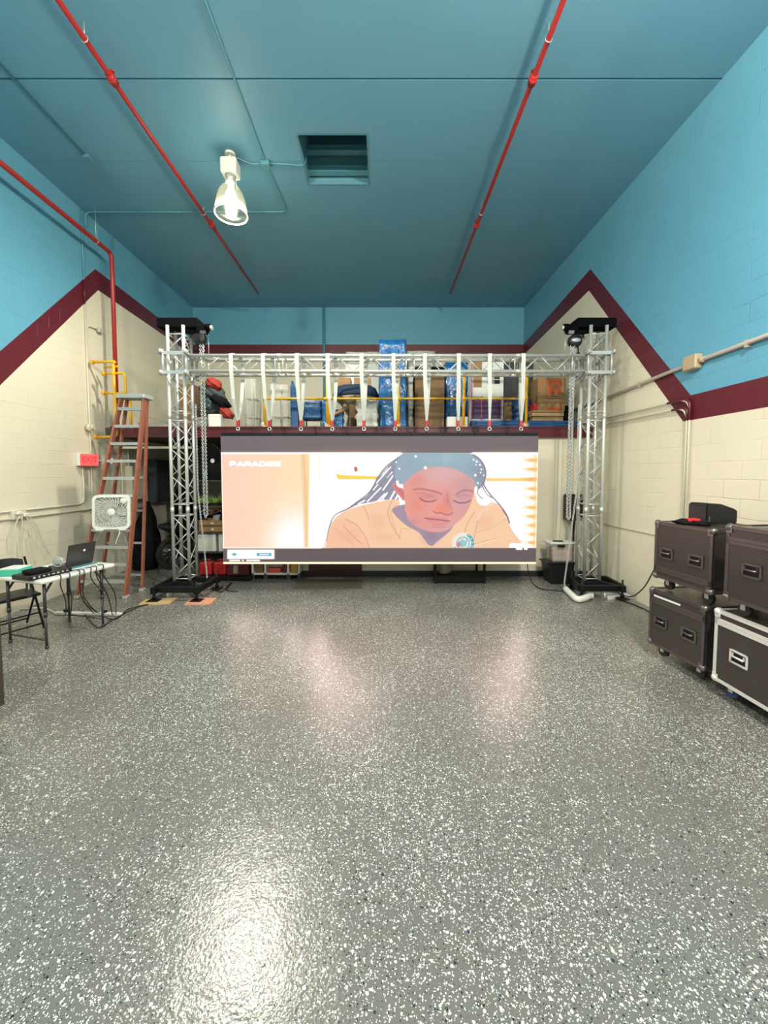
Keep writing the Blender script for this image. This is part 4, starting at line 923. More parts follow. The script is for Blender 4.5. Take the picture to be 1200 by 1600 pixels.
# round table wrapped in blankets
tx = MP(556, 620, 7.6).x; r_ = .44
t = thing('wrapped_table', 'round table wrapped in beige and navy blankets behind the yellow rails', 'table', (tx, 7.6, ZM1))
zt0 = P(556, 607, Y=7.6).z; zt1 = P(556, 624, Y=7.6).z
b = MB(); b.lathe([(.12, ZM1), (.2, ZM1 + .15), (.16, ZM1 + .3), (.30, zt1 - .1), (r_, zt1)], (tx, 7.6, 0), 28); b.build('pedestal', beige_wrap, t)
b = MB(); b.lathe([(r_, zt1), (r_ + .02, zt1 + .05), (r_ - .05, zt0), (.001, zt0)], (tx, 7.6, 0), 9); b.build('blanket_top', navy_cl, t)
mbox('cardboard_box', 522, 590, 548, 606, 7.45, .3, card, 'left of the two cardboard boxes on the wrapped round table', 'box', zb=zt0 + .001, group='cardboard boxes on the wrapped table')
mbox('cardboard_box', 553, 590, 579, 606, 7.5, .3, card, 'right of the two cardboard boxes on the wrapped round table', 'box', zb=zt0 + .001, group='cardboard boxes on the wrapped table')
mbox('wrapped_goods', 557, 624, 590, 668, 7.03, .09, grey_wrap, 'grey plastic-wrapped goods left of the tall blue-wrapped column', 'wrapped bundle', True, 12, .03)
mbox('board', 546, 632, 556, 668, 7.3, .04, card_dk, 'narrow brown board standing under the wrapped round table', 'board')
mbox('wrapped_bundle', 503, 626, 511, 668, 7.15, .15, blue_wrap, 'thin blue film-wrapped post left of the second yellow post', 'wrapped bundle', True, 21, .01)
mbox('wrapped_bundle', 521, 640, 536, 668, 7.15, .15, blue_wrap, 'small bright blue bag behind the yellow post', 'wrapped bundle', True, 22, .02)
b = MB(); p, q2 = MP(517, 634, 7.1), MP(540, 636, 7.1); b.tube(spline([(p.x, 7.1, p.z - .16), (p.x + .1, 7.1, p.z - .14), (q2.x, 7.12, q2.z - .02), (q2.x - .04, 7.12, q2.z + .04)]), .035, 10)
tag(b.build('cardboard_tube', card), 'bent brown cardboard roll beside the wrapped round table', 'roll')
# blue tarp bundles
mbox('tarp_bundle', 472, 626, 503, 655, 7.3, .3, blue_tarp, 'blue tarpaulin bundle left of the second yellow post', 'tarpaulin', True, 3, .03, zb='px')
b = MB(); 
for x in (MP(474, 0, 7.3).x, MP(501, 0, 7.3).x):
    for y in (7.32, 7.58): b.bb((x - .012, y, ZM1), (x + .012, y + .02, P(0, 655, Y=7.3).z))
b.bb((MP(474, 0, 7.3).x, 7.32, ZM1 + .06), (MP(501, 0, 7.3).x, 7.34, ZM1 + .08)); tag(b.build('rack_stand', grey_panel), 'low metal stand carrying the blue tarpaulin bundle', 'stand')
b = MB(); x0, x1 = MP(454, 0, 7.1).x, MP(464, 0, 7.1).x; z1 = P(0, 594, Y=7.1).z
b.prism([(x0, 7.1, ZM1), (x1 + .02, 7.1, ZM1), (x1, 7.1, z1 - .25), (x0 + .03, 7.1, z1), (x0, 7.1, z1 - .1)], (0, .12, 0)); tag(b.build('folded_umbrella', blue_tarp), 'narrow upright folded blue cover beside the clear-wrapped rack', 'cover')
# clear wrapped racks
def wrapped_rack(px0, px1, py, Y, label):
    x0, x1, z1 = MP(px0, 0, Y).x, MP(px1, 0, Y).x, P(0, py, Y=Y).z
    t = thing('wire_rack', label, 'rack', ((x0 + x1) / 2, Y + .2, ZM1), group='clear-wrapped racks on the mezzanine')
    n = 4
    for i in range(n): 
        x = x0 + (x1 - x0) * i / (n - 1); MB().cyl((x, Y + (i % 2) * .3, ZM1), (x, Y + (i % 2) * .3, z1), .013, 8).build('post', grey_wrap, t)
    b = MB()
    for z in (ZM1 + .25, ZM1 + .6): b.bb((x0, Y, z), (x1, Y + .3, z + .012))
    b.build('shelf', grey_wrap, t)
    b = MB(); b.soft_box((x0 - .02, Y - .02, ZM1 + .002), (x1 + .02, Y + .34, z1), 5, .01); b.build('plastic_wrap', glassy, t)
wrapped_rack(384, 399, 592, 7.35, 'clear-wrapped wire rack left of the leftmost yellow post, farther from the rail')
wrapped_rack(424, 449, 601, 7.25, 'clear-wrapped wire rack behind the leftmost yellow rail')
# bags heap at the left
t = thing('bag_pile', 'grey and black sleeping bag bundle with a red end slumped beside the left tower', 'bag', (MP(335, 0, 7.2).x, 7.3, ZM1))
def lump(px, py, Y, s_, rot, m, nm, seed, amp=.14):
    p = P(px, py, Y=Y); b = MB(); b.blob((0, 0, 0), s_, seed, amp, 4, False, 4.0); bmesh.ops.transform(b.bm, matrix=Matrix.Translation(p) @ Matrix.Rotation(R(rot), 4, 'Y'), verts=b.bm.verts); b.build(nm, m, t)
c = MP(328, 650, 7.3); MB().blob((c.x, 7.35, ZM1), (.22, .2, .36), 3, .14).build('base_bundle', grey_cl, t)
lump(334, 615, 7.28, (.27, .17, .15), 32, grey_cl, 'grey_bundle', 1); lump(334, 600, 7.2, (.15, .13, .10), 28, fleece_red, 'red_bundle', 2, .1)
lump(345, 627, 7.12, (.20, .12, .085), 30, black_cl, 'black_bundle', 5, .08); lump(354, 645, 7.14, (.15, .10, .09), 38, fleece_red, 'red_end', 4, .1); lump(325, 634, 7.18, (.17, .13, .15), 10, mat('dark_green_bag', (.03, .05, .05), .35, bump=.8, bscale=14), 'green_bundle', 6)
mbox('cardboard_box', 276, 600, 303, 668, 7.5, .4, card_dk, 'brown cardboard box on the mezzanine seen through the left truss tower', 'box')
mbox('plastic_bin', 325, 647, 345, 668, 7.0, .18, white_pl, 'small white plastic bin at the mezzanine edge below the bag bundle', 'bin')
mbox('clear_bag', 306, 652, 323, 668, 7.0, .2, glassy, 'clear plastic bag at the mezzanine edge behind the left tower', 'bag', True, 30, .02)
mbox('clear_bag', 213, 660, 262, 669, 7.05, .35, glassy, 'clear plastic sheeting lying along the mezzanine edge right of the ladder top', 'bag', True, 31, .03)
b = MB(); b.tube(spline([P(228, 650, Y=7.1), P(245, 655, Y=7.1), P(262, 662, Y=7.1)]), .012, 8); tag(b.build('metal_rod', steel), 'thin metal rod lying over the clear sheeting near the ladder', 'rod')
# white play house
Yp = 7.3; x0, x1 = MP(736, 0, Yp).x, MP(786, 0, Yp).x; z0, z1 = P(0, 656, Y=Yp).z, P(0, 565, Y=Yp).z
t = thing('play_house', 'white toy house panel with pink trim and small windows behind the yellow rail', 'toy house', ((x0 + x1) / 2, Yp, ZM1))
b = MB(); b.prism([(x0, Yp, ZM1 + .001), (x1, Yp, ZM1 + .001), (x1, Yp, z1), ((x0 * .8 + x1 * .2), Yp, z1 + .0), (x0, Yp, z1 - .08)], (0, .3, 0)); b.build('house_body', paper, t)
w = x1 - x0
def win(fx0, fz0, fx1, fz1, m, bars=True):
    X0, X1 = x0 + w * fx0, x0 + w * fx1; Z0, Z1 = z0 + (z1 - z0) * fz0, z0 + (z1 - z0) * fz1
    o = MB().bb((X0, Yp - .008, Z0), (X1, Yp, Z1)).build('window_opening', m, t)
    if bars: b = MB(); b.bb(((X0 + X1) / 2 - .008, Yp - .012, Z0), ((X0 + X1) / 2 + .008, Yp - .008, Z1)).bb((X0, Yp - .012, (Z0 + Z1) / 2 - .006), (X1, Yp - .008, (Z0 + Z1) / 2 + .006)); b.build('window_bars', paper, t)
win(.50, .62, .88, .76, black_pl); win(.06, .56, .32, .74, card, False); win(.04, .02, .95, .38, purple_m, False); win(.05, .86, .32, 1.0, card, False)
b = MB(); b.bb((x0 - .01, Yp - .015, z0 + (z1 - z0) * .76), (x1 + .01, Yp, z0 + (z1 - z0) * .79)).bb((x0, Yp - .014, z0), (x0 + .02, Yp, z1)).bb((x1 - .05, Yp - .014, z0), (x1 - .035, Yp, z0 + (z1 - z0) * .4)).bb((x0 + w * .3, Yp - .014, z0), (x0 + w * .34, Yp, z0 + (z1 - z0) * .4)); b.build('pink_trim', pink_m, t)
mbox('dark_crate', 788, 566, 832, 668, 8.1, .4, grey_cl, 'dark load standing behind the toy house and blue tarpaulin', 'crate', True, 14, .02)
b = MB(); c = MP(812, 0, 7.55); b.blob((c.x, 7.6, ZM1), (.27, .22, .48), 11, .16); tag(b.build('tarp_heap', blue_tarp), 'heap under dark blue tarpaulin between the toy house and the store carton', 'tarpaulin')
mbox('cable_bundle', 790, 628, 800, 655, 7.2, .15, card_dk, 'small brown sack beside the toy house', 'bag', True, 17, .02, zb=ZM1 + .001)
b = MB(); a, c = P(737, 657, Y=7.0), P(906, 667, Y=7.0); b.soft_box((a.x, 7.02, ZM1 + .0), (c.x, 7.16, a.z), 19, .008, 20)
tag(b.build('tarp_roll', blue_tarp), 'long blue tarpaulin laid along the right end of the mezzanine edge', 'tarpaulin')
mbox('plank_stack', 833, 650, 880, 657, 7.25, .35, ply, 'stack of pale wooden planks under the store cartons', 'planks', zb=ZM1 + .001)
b = MB(); a, c = P(832, 641, Y=7.2), P(881, 650, Y=7.2)
b.bb((a.x, 7.2, c.z), (c.x, 7.6, a.z - .045)).bb((a.x, 7.2, a.z - .035), (c.x, 7.6, a.z)).bb((a.x, 7.25, a.z - .05), (a.x + .06, 7.55, a.z - .03)).bb((c.x - .06, 7.25, a.z - .05), (c.x, 7.55, a.z - .03)); 
tag(b.build('wooden_pallet', ply), 'pale wooden pallet carrying the two orange-printed cartons', 'pallet')
zpal = a.z
def depot(x0, y0, x1, y1, Y, label, full, zb):
    a, c = P(x0, y0, Y=Y), P(x1, y1, Y=Y); t = thing('store_carton', label, 'box', ((a.x + c.x) / 2, Y + .25, zb), group='orange-printed cartons')
    MB().bb((a.x, Y, zb), (c.x, Y + .4, a.z), bevel=.004).build('carton', card, t)
    w_ = c.x - a.x
    if full:
        lx0, lx1 = P(855, 0, Y=Y).x, P(876, 0, Y=Y).x; lz1, lz0 = P(0, 594, Y=Y).z, P(0, 615, Y=Y).z
        MB().bb((lx0, Y - .003, lz0), (lx1, Y, lz1)).build('orange_square', orange_lg, t)
        Mt = Matrix.Translation(((lx0 + lx1) / 2, Y - .0045, (lz0 + lz1) / 2)) @ FACE_CAM @ Matrix.Rotation(R(43), 4, 'Z')
        text_part('square_lettering', 'THE\nHOME\nDEPOT', .078, Mt, card, t, sx=.85, bold=.002)
        for i, (dz, ww) in enumerate(((.045, .12), (.085, .2))):
            MB().bb(((lx0 + lx1) / 2 - ww / 2, Y - .002, lz0 - dz - .012), ((lx0 + lx1) / 2 + ww / 2, Y, lz0 - dz)).build('printed_line', ink, t)
    else: MB().bb((a.x + w_ * .35, Y - .003, zb + .01), (a.x + w_ * .85, Y, zb + .055)).build('orange_strip', orange_lg, t)
z2 = P(0, 629, Y=7.25).z
depot(840, 629, 883, 641, 7.25, 'lower store carton with an orange strip, resting on the wooden pallet', False, zpal + .001)
depot(841, 590, 884, 629, 7.27, 'upper store carton with the orange square logo, on the mezzanine at right', True, z2 + .001)
mbox('red_box', 834, 630, 840, 641, 7.2, .2, red_pl, 'small red box left of the lower store carton', 'box', zb=zpal + .001)
mbox('black_bag', 881, 634, 892, 667, 7.3, .2, black_cl, 'black strap bag hanging right of the store cartons', 'bag', True, 25, .03, zb=ZM1 + .001)

# ------------------------------------------------------------------ under the mezzanine, left
Ys = 6.98
sx0, sx1 = P(303, 800, Y=Ys).x, -2.36
t = thing('shelving_unit', 'dark open shelving unit left of the screen holding bins and trays', 'shelf', ((sx0 + sx1) / 2, Ys + .25, 0))
shelf_z = [P(0, y, Y=Ys).z for y in (908, 862, 832, 790, 750)]
for x in (sx0, sx1):
    for y in (Ys, Ys + .45): MB().bb((x - .015, y, 0), (x + .015, y + .03, shelf_z[-1] + .03)).build('upright', black_m, t)
for z in shelf_z: MB().bb((sx0, Ys, z - .025), (sx1, Ys + .48, z)).build('shelf_board', grey_panel, t)
def sbox(nm, px0, py0, px1, zi, m, label, cat, Y=Ys + .02, dep=.35, soft=False, seed=0, grp=None, bev=.01):
    a = P(px0, py0, Y=Y); x1 = P(px1, py0, Y=Y).x; b = MB()
    if soft: b.soft_box((a.x, Y, shelf_z[zi]), (x1, Y + dep, a.z), seed, .012)
    else: b.bb((a.x, Y, shelf_z[zi]), (x1, Y + dep, a.z), bevel=bev, seg=2)
    return tag(b.build(nm, m), label, cat, grp)
sbox('storage_bin', 307, 835, 337, 1, white_pl, 'pale storage bin on the shelf left of the screen, the wider left one', 'bin', grp='pale storage bins')
sbox('storage_bin', 341, 835, 368, 1, white_pl, 'pale storage bin on the shelf, the right one partly behind the screen', 'bin', grp='pale storage bins')
zt_ = P(0, 822, Y=Ys + .02).z
def tray(px0, px1, z0, z1, label):
    x0, x1 = P(px0, 0, Y=Ys).x, P(px1, 0, Y=Ys).x
    t = thing('cardboard_tray', label, 'tray', ((x0 + x1) / 2, Ys + .2, z0), group='stacked cardboard trays'); b = MB()
    b.bb((x0, Ys, z0 + .001), (x1, Ys + .4, z0 + .012)).bb((x0, Ys, z0 + .001), (x1, Ys + .008, z1 - .002)).bb((x0, Ys + .39, z0 + .001), (x1, Ys + .4, z1 - .002)).bb((x0, Ys, z0 + .001), (x0 + .008, Ys + .4, z1 - .002)).bb((x1 - .008, Ys, z0 + .001), (x1, Ys + .4, z1 - .002)); b.build('tray_body', card, t)
    for px in (331, 350): x = P(px, 0, Y=Ys).x; MB().bb((x - .03, Ys - .003, (z0 + z1) / 2 - .012), (x + (.03 if px < 340 else .05), Ys, (z0 + z1) / 2 + (.012 if px < 340 else .035))).build('label_sticker', paper, t)
z3 = P(0, 813, Y=Ys).z
tray(309, 372, shelf_z[2], zt_, 'lower brown cardboard tray on the shelf above the pale bins'); tray(309, 372, zt_, z3, 'upper brown cardboard tray on the shelf above the pale bins')
b = MB(); c = P(336, 808, Y=Ys + .15); b.prism([(c.x - .05, Ys + .12, z3 - .02), (c.x + .08, Ys + .12, z3 - .02), (c.x + .11, Ys + .12, z3 + .09), (c.x - .01, Ys + .12, z3 + .08)], (0, .12, 0)); tag(b.build('paper_packet', grey_wrap), 'crumpled pale packet standing in the upper cardboard tray', 'packet')
# leafy produce tray
x0, x1 = P(306, 0, Y=Ys).x, P(342, 0, Y=Ys).x
t = thing('plant_tray', 'tray of green artificial leaves on the shelf under the round black bag', 'plant', ((x0 + x1) / 2, Ys + .15, shelf_z[3])); MB().bb((x0, Ys, shelf_z[3]), (x1, Ys + .3, shelf_z[3] + .035), bevel=.004).build('tray', black_pl, t)
b = MB(); rnd = random.Random(4)
for i in range(110):
    c = V3((rnd.uniform(x0 + .02, x1 - .02), rnd.uniform(Ys + .03, Ys + .25), shelf_z[3] + .04)); d = V3((rnd.uniform(-1, 1), rnd.uniform(-.7, .3), rnd.uniform(.25, 1.1))).normalized() * rnd.uniform(.08, .17)
    sd = d.cross(V3((0, 1, .3))).normalized() * .012; v = [b.bm.verts.new(p) for p in (c, c + d * .5 + sd, c + d, c + d * .5 - sd + V3((0, .006, 0)))]; b.bm.faces.new(v)
b.build('leaves', green_leaf, t)
mbox_ = P(344, 0, Y=Ys).x
tag(MB().bb((mbox_, Ys + .05, shelf_z[3]), (-2.45, Ys + .4, shelf_z[3] + .28), bevel=.01).build('grey_box', mat('dusky_pink_box', (.12, .09, .09), .7)), 'dusky grey box right of the leaf tray on the shelf', 'box')
# round black bag on top of the shelf
c = P(330, 722, Y=Ys + .1); zt4 = shelf_z[4]
t = thing('round_bag', 'large round-topped black bag with a white round badge, on the shelf by the screen', 'bag', (c.x, Ys + .2, zt4)); hw = .27; pts = []
xa, xb = P(304, 0, Y=Ys).x, P(351, 0, Y=Ys).x; cz = P(0, 692, Y=Ys).z
pts = [(xa, Ys + .04, zt4 + .002)] + [((xa + xb) / 2 - (xb - xa) / 2 * math.cos(a), Ys + .04, zt4 + .25 + (cz - zt4 - .25) * math.sin(a)) for a in [math.pi * i / 14 for i in range(15)]] + [(xb, Ys + .04, zt4 + .002)]
MB().prism(pts, (0, .22, 0)).build('bag_body', black_cl, t)
b = MB(); b.tube([V3(p) + V3((0, -.004, 0)) for p in pts[1:-1]], .012, 8); b.build('piping', black_pl, t)
p = P(332, 720, Y=Ys + .03); MB().cyl((p.x, Ys + .045, p.z), (p.x, Ys + .028, p.z), .038, 20).build('badge', paper, t)
tag(MB().lathe([(.001, 0), (.025, 0), (.025, .12), (.01, .16), (.01, .19), (.001, .19)], (P(322, 0, Y=Ys).x, Ys + .01, zt4), 14).build('spray_bottle', mat('pale_blue_bottle', (.25, .38, .42), .3)), 'small pale blue bottle in front of the round black bag', 'bottle')
# jerry cans
def can(px0, px1, label, m=red_can):
    Y = 6.62; x0, x1 = P(px0, 0, Y=Y).x, P(px1, 0, Y=Y).x; z1 = P(0, 879, Y=Y).z
    t = thing('fuel_can', label, 'fuel can', ((x0 + x1) / 2, Y + .1, .08), group='red fuel cans'); MB().bb((x0, Y, .08), (x1, Y + .17, z1), bevel=.03, seg=3).build('can_body', m, t)
    xm = (x0 + x1) / 2
    b = MB(); b.tube(bend([(xm - .06, Y + .085, z1 - .01), (xm - .05, Y + .085, z1 + .035), (xm + .04, Y + .085, z1 + .035), (xm + .05, Y + .085, z1 - .01)], .02), .012, 8); b.build('handle', m, t)
    b = MB(); b.beam((x0 + .03, Y - .004, .12), (x1 - .03, Y - .004, z1 - .04), .006, .014).beam((x0 + .03, Y - .004, z1 - .04), (x1 - .03, Y - .004, .12), .006, .014); b.build('pressed_cross', m, t)
    MB().cyl((x0 + .04, Y + .085, z1 - .005), (x0 + .04, Y + .085, z1 + .03), .02, 14).build('cap', black_pl, t)
can(309, 328, 'left red fuel can on the floor behind the left tower base'); can(331, 351, 'right red fuel can on the floor behind the left tower base')
b = MB(); x0, x1 = P(352, 0, Y=6.6).x, P(392, 0, Y=6.6).x
t = thing('tool_box', 'dark red tool box on the floor under the lower left corner of the screen', 'tool box', ((x0 + x1) / 2, 6.7, .08)); MB().bb((x0, 6.6, .08), (x1 - .06, 6.85, .30), bevel=.015).build('box_body', maroon_pl, t)
MB().bb((x0 + .12, 6.597, .12), (x0 + .2, 6.6, .26)).build('front_print', beige_wrap, t)
xx0 = P(306, 0, Y=6.55).x; tag(MB().bb((xx0, 6.55, .012), (x1, 6.84, .078), bevel=.006).build('low_dolly', black_m), 'low black dolly board carrying the red cans and tool box', 'dolly')
# electrical panel, brown boards, motorcycle, bags in the dark bay
q0 = V3((XL + .001, 7.6, 1.5))
t = thing('electrical_panel', 'dark grey electrical panel on the wall behind the ladder, under the mezzanine', 'electrical panel', (XL, 8.05, 1.25)); MB().bb((XL + .003, 8.05, 1.25), (XL + .18, 8.75, 2.15), bevel=.01).build('cabinet_body', grey_panel, t); MB().bb((XL + .18, 8.08, 1.28), (XL + .19, 8.72, 2.12)).build('cabinet_door', grey_panel, t)
t = thing('meter_box', 'pale grey meter box with pipes on the left wall behind the ladder', 'electrical panel', (XL, 7.35, 1.35)); MB().bb((XL + .003, 7.35, 1.35), (XL + .14, 7.8, 2.0), bevel=.01).build('box_body', cream_pipe, t)
for k in range(3): MB().tube(bend([(XL + .05, 7.2 + .2 * k, 2.45), (XL + .05, 7.2 + .2 * k, 1.2 - .05 * k), (XL + .05, 7.9, 1.15 - .05 * k)], .1), .014, 8).build('pipe', cream_pipe, t)
tag(MB().bb((-4.2, 9.3, .0), (-2.6, 9.36, 1.25), bevel=.003).build('brown_board', card_dk), 'brown wooden boards standing at the back under the mezzanine', 'board')
tag(MB().bb((XL + .05, 9.2, 0), (XL + .6, 9.9, .95), bevel=.02).build('wood_crate', mat('dark_wood', (.07, .045, .03), .7)), 'dark wooden crate in the shadows behind the ladder', 'crate')
# motorcycle
mx, my = -3.78, 7.97
t = thing('motorcycle', 'dark motorcycle parked in the shadow under the mezzanine behind the left tower', 'motorcycle', (mx, my, 0), R(62))
Tm = W[t.name]; 
def ML(x, y, z): return Tm @ V3((x, y, z))
for x in (-.62, .62):
    b = MB(); pts = [ML(x + .27 * math.cos(a), 0, .31 + .27 * math.sin(a)) for a in [2 * math.pi * i / 28 for i in range(28)]]; b.tube(pts, .05, 10, closed=True); w_ = b.build('tyre', rubber, t)
    b = MB(); b.tube([ML(x + .21 * math.cos(a), 0, .31 + .21 * math.sin(a)) for a in [2 * math.pi * i / 28 for i in range(28)]], .014, 8, closed=True)
    for i in range(10): a = 2 * math.pi * i / 10; b.cyl(ML(x, 0, .31), ML(x + .21 * math.cos(a), 0, .31 + .21 * math.sin(a)), .008, 6)
    b.cyl(ML(x, -.05, .31), ML(x, .05, .31), .05, 14); b.build('wheel_rim', case_hw, t)
navy_p = mat('dark_blue_bodywork', (.006, .012, .06), .25, coat=.6)
b = MB(); b.tube([ML(-.35, 0, .75), ML(-.1, 0, .82), ML(.15, 0, .88), ML(.3, 0, .85)], [.08, .13, .16, .09], 14); b.build('fuel_tank', navy_p, t)
b = MB(); b.tube([ML(-.85, 0, .86), ML(-.6, 0, .80), ML(-.3, 0, .76)], [.05, .11, .10], 12); b.build('saddle', black_pl, t)
b = MB(); b.tube([ML(-.25, 0, .35), ML(0, 0, .45), ML(.2, 0, .4)], [.1, .19, .12], 12).cyl(ML(.62, .08, .31), ML(.38, .08, .95), .025, 10).cyl(ML(.62, -.08, .31), ML(.38, -.08, .95), .025, 10).cyl(ML(-.62, .07, .31), ML(-.1, .07, .4), .022, 8); b.build('engine_and_fork', black_m, t)
b = MB(); b.tube(spline([ML(.28, .36, 1.02), ML(.36, .2, 1.06), ML(.38, 0, 1.0), ML(.36, -.2, 1.06), ML(.28, -.36, 1.02)]), .014, 8); b.build('handlebar', steel, t)
b = MB(); b.tube([ML(.40, 0, .95), ML(.55, 0, .90)], [.11, .08], 14); b.build('headlamp', navy_p, t)
b = MB(); b.tube([ML(.2, .14, .3), ML(-.3, .16, .26), ML(-.75, .17, .38)], [.03, .035, .05], 10); b.build('exhaust', steel, t)
tag(MB().blob((-4.56, 7.42, 0), (.25, .26, .74), 8, .12).build('covered_heap', black_cl), 'black bagged heap on the floor in the bay behind the ladder', 'bag')
b = MB(); b.blob((-4.5, 8.75, 0), (.32, .3, 1.0), 5, .1); tag(b.build('covered_heap', black_cl), 'tall black covered heap in the bay, farther back beside the motorcycle', 'bag')

# ------------------------------------------------------------------ below the screen
Yk = 6.62
t = thing('low_bookcase', 'low white open bookcase against the wall, seen under the screen', 'bookcase', (P(430, 0, Y=Yk).x, Yk + .1, 0))
x0, x1 = P(393, 0, Y=Yk).x, P(466, 0, Y=Yk).x; zb_, zk = .09, .62
b = MB(); xs = [x0, P(413, 0, Y=Yk).x, P(449, 0, Y=Yk).x, x1]
for x in xs: b.bb((x - .018, Yk, zb_), (x + .018, Yk + .22, zk))
b.bb((x0 - .018, Yk, zb_), (x1 + .018, Yk + .22, zb_ + .025)).bb((x0 - .018, Yk, zk - .025), (x1 + .018, Yk + .22, zk)).bb((x0, Yk + .205, zb_), (x1, Yk + .22, zk)); b.build('carcass', white_pl, t)
b = MB()
for x in xs: b.bb((x - .03, Yk + .01, 0), (x + .03, Yk + .06, zb_ - .001))
b.build('feet', grey_panel, t)
for x0_, x1_, h_b, m_, lb in ((xs[1] + .03, xs[1] + .26, .07, mat('orange_folder', (.55, .09, .05), .5), 'orange-red folder lying in the low white bookcase'),
                              (xs[1] + .29, xs[2] - .03, .30, maroon_pl, 'dark red book standing in the low white bookcase'),
                              (xs[0] + .04, xs[1] - .05, .25, card_dk, 'brown book standing in the left bay of the bookcase'),
                              (xs[2] + .04, xs[3] - .03, .16, mat('yellow_toy', (.5, .27, .04), .5), 'small yellow item in the right bay of the bookcase')):
    tag(MB().bb((x0_, Yk + .03, zb_ + .026), (x1_, Yk + .19, zb_ + .026 + h_b), bevel=.004).build('book', m_), lb, 'book')
x0, x1 = P(482, 0, Y=YM).x, P(565, 0, Y=YM).x
struct(MB().bb((x0, YM - .02, .02), (x1, YM + .015, 2.05), bevel=.004).build('door_1', mat('dark_maroon_door', (.05, .006, .012), .35), origin=False), 'dark maroon door behind the screen')
m0, m1, m2, m3 = P(457, 919, Z=.01), P(565, 919, Z=.01), P(566, 904, Z=.01), P(470, 904, Z=.01)
mt = MB(); mt.prism([(m0.x, m0.y, .0), (m1.x, m1.y, .0), (m1.x, m2.y, .0), (m0.x, m2.y, .0)], (0, 0, .012)); tag(mt.build('door_mat', mat_m), 'brown door mat in front of the maroon door', 'mat')
Yq = 6.40; x0, x1 = P(681, 0, Y=Yq).x, P(758, 0, Y=Yq).x; y1 = Yq + .32
t = thing('metal_stand', 'black metal frame stand on the floor under the right half of the screen', 'stand', ((x0 + x1) / 2, Yq + .15, 0))
for x, y in ((x0, Yq), (x1, Yq), (x0 + .03, y1), (x1 - .05, y1)): MB().bb((x - .018, y - .018, 0), (x + .018, y + .018, .75)).build('leg', black_m, t)
MB().bb((x0, Yq, .015), (x1, y1, .14), bevel=.01).build('lower_tray', black_m, t); MB().bb((x0, Yq, .72), (x1, y1, .75)).build('top', black_m, t)
c = P(697, 0, Y=Yq + .1).x; tag(MB().blob((c, Yq + .15, .142), (.12, .09, .20), 9, .12).build('paper_bag', beige_wrap), 'crumpled beige bag in the black metal stand under the screen', 'bag')

# ------------------------------------------------------------------ right of the screen
Yt = 6.72
t = thing('tower_speaker', 'tall black speaker on a thin pole between the screen and the right tower', 'speaker', (P(896, 0, Y=Yt).x, Yt, 0))
x0, x1 = P(884, 0, Y=Yt).x, P(906, 0, Y=Yt).x; z0, z1 = P(0, 813, Y=Yt).z, P(0, 772, Y=Yt).z
MB().bb((x0, Yt - .12, z0), (x1, Yt + .12, z1), bevel=.03, seg=3).build('cabinet', black_pl, t); MB().bb((x0 + .05, Yt - .124, z0 + .03), (x0 + .13, Yt - .12, z1 - .03)).build('grille', mat('dark_brown_grille', (.04, .012, .008), .6), t)
px_ = P(897, 0, Y=Yt).x; MB().cyl((px_, Yt, .02), (px_, Yt, z0 + .02), .018, 12).build('pole', black_m, t); MB().cyl((px_, Yt, 0), (px_, Yt, .02), .08, 24).build('stand_foot', black_m, t)
Yt2 = 6.36; x0, x1 = P(858, 0, Y=Yt2).x, P(900, 0, Y=Yt2).x; zt_ = P(0, 878, Y=Yt2).z
t = thing('black_tote', 'black storage tote on the floor left of the right tower', 'tote', ((x0 + x1) / 2, Yt2 + .0, 0))
b = MB(); b.prism([(x0 + .06, Yt2 - .0, .004), (x1 - .02, Yt2, .004), (x1, Yt2, zt_ - .03), (x0, Yt2, zt_ - .03)], (0, .28, 0)); b.build('tub', black_pl, t); MB().bb((x0 - .03, Yt2 - .03, zt_ - .035), (x1 + .02, Yt2 + .30, zt_ - .005), bevel=.01).build('rim', black_pl, t)
x0, x1 = P(862, 0, Y=Yt2 + .05).x, P(900, 0, Y=Yt2 + .05).x; z1 = P(0, 851, Y=Yt2).z
t = thing('clear_bin', 'clear plastic bin with a white lid on top of the black tote', 'bin', ((x0 + x1) / 2, Yt2 + .2, zt_))
b = MB(); b.prism([(x0 + .03, Yt2 + .04, zt_ - .002), (x1, Yt2 + .04, zt_ - .002), (x1, Yt2 + .04, z1), (x0, Yt2 + .04, z1)], (0, .22, 0)); b.build('tub', glassy, t)
MB().bb((x0 - .03, Yt2 + .01, z1 + .002), (x1 + .02, Yt2 + .28, z1 + .03), bevel=.008).build('lid', white_pl, t); b = MB(); xm = P(876, 0, Y=Yt2).x; b.bb((xm - .06, Yt2 + .1, z1 + .03), (xm + .10, Yt2 + .14, z1 + .05)).bb((xm - .02, Yt2 + .0, z1 - .045), (xm + .03, Yt2 + .04, z1 - .01)).bb((xm + .04, Yt2 + .0, z1 - .045), (xm + .09, Yt2 + .04, z1 - .01)); b.build('latch', black_pl, t)
tag(MB().soft_box((x0 + .05, Yt2 + .08, zt_ + .002), (x1 - .03, Yt2 + .24, z1 - .06), 3, .02).build('packed_cloth', mat('dusty_pink_cloth', (.42, .27, .22), .8)), 'pinkish cloth packed inside the clear bin', 'cloth')
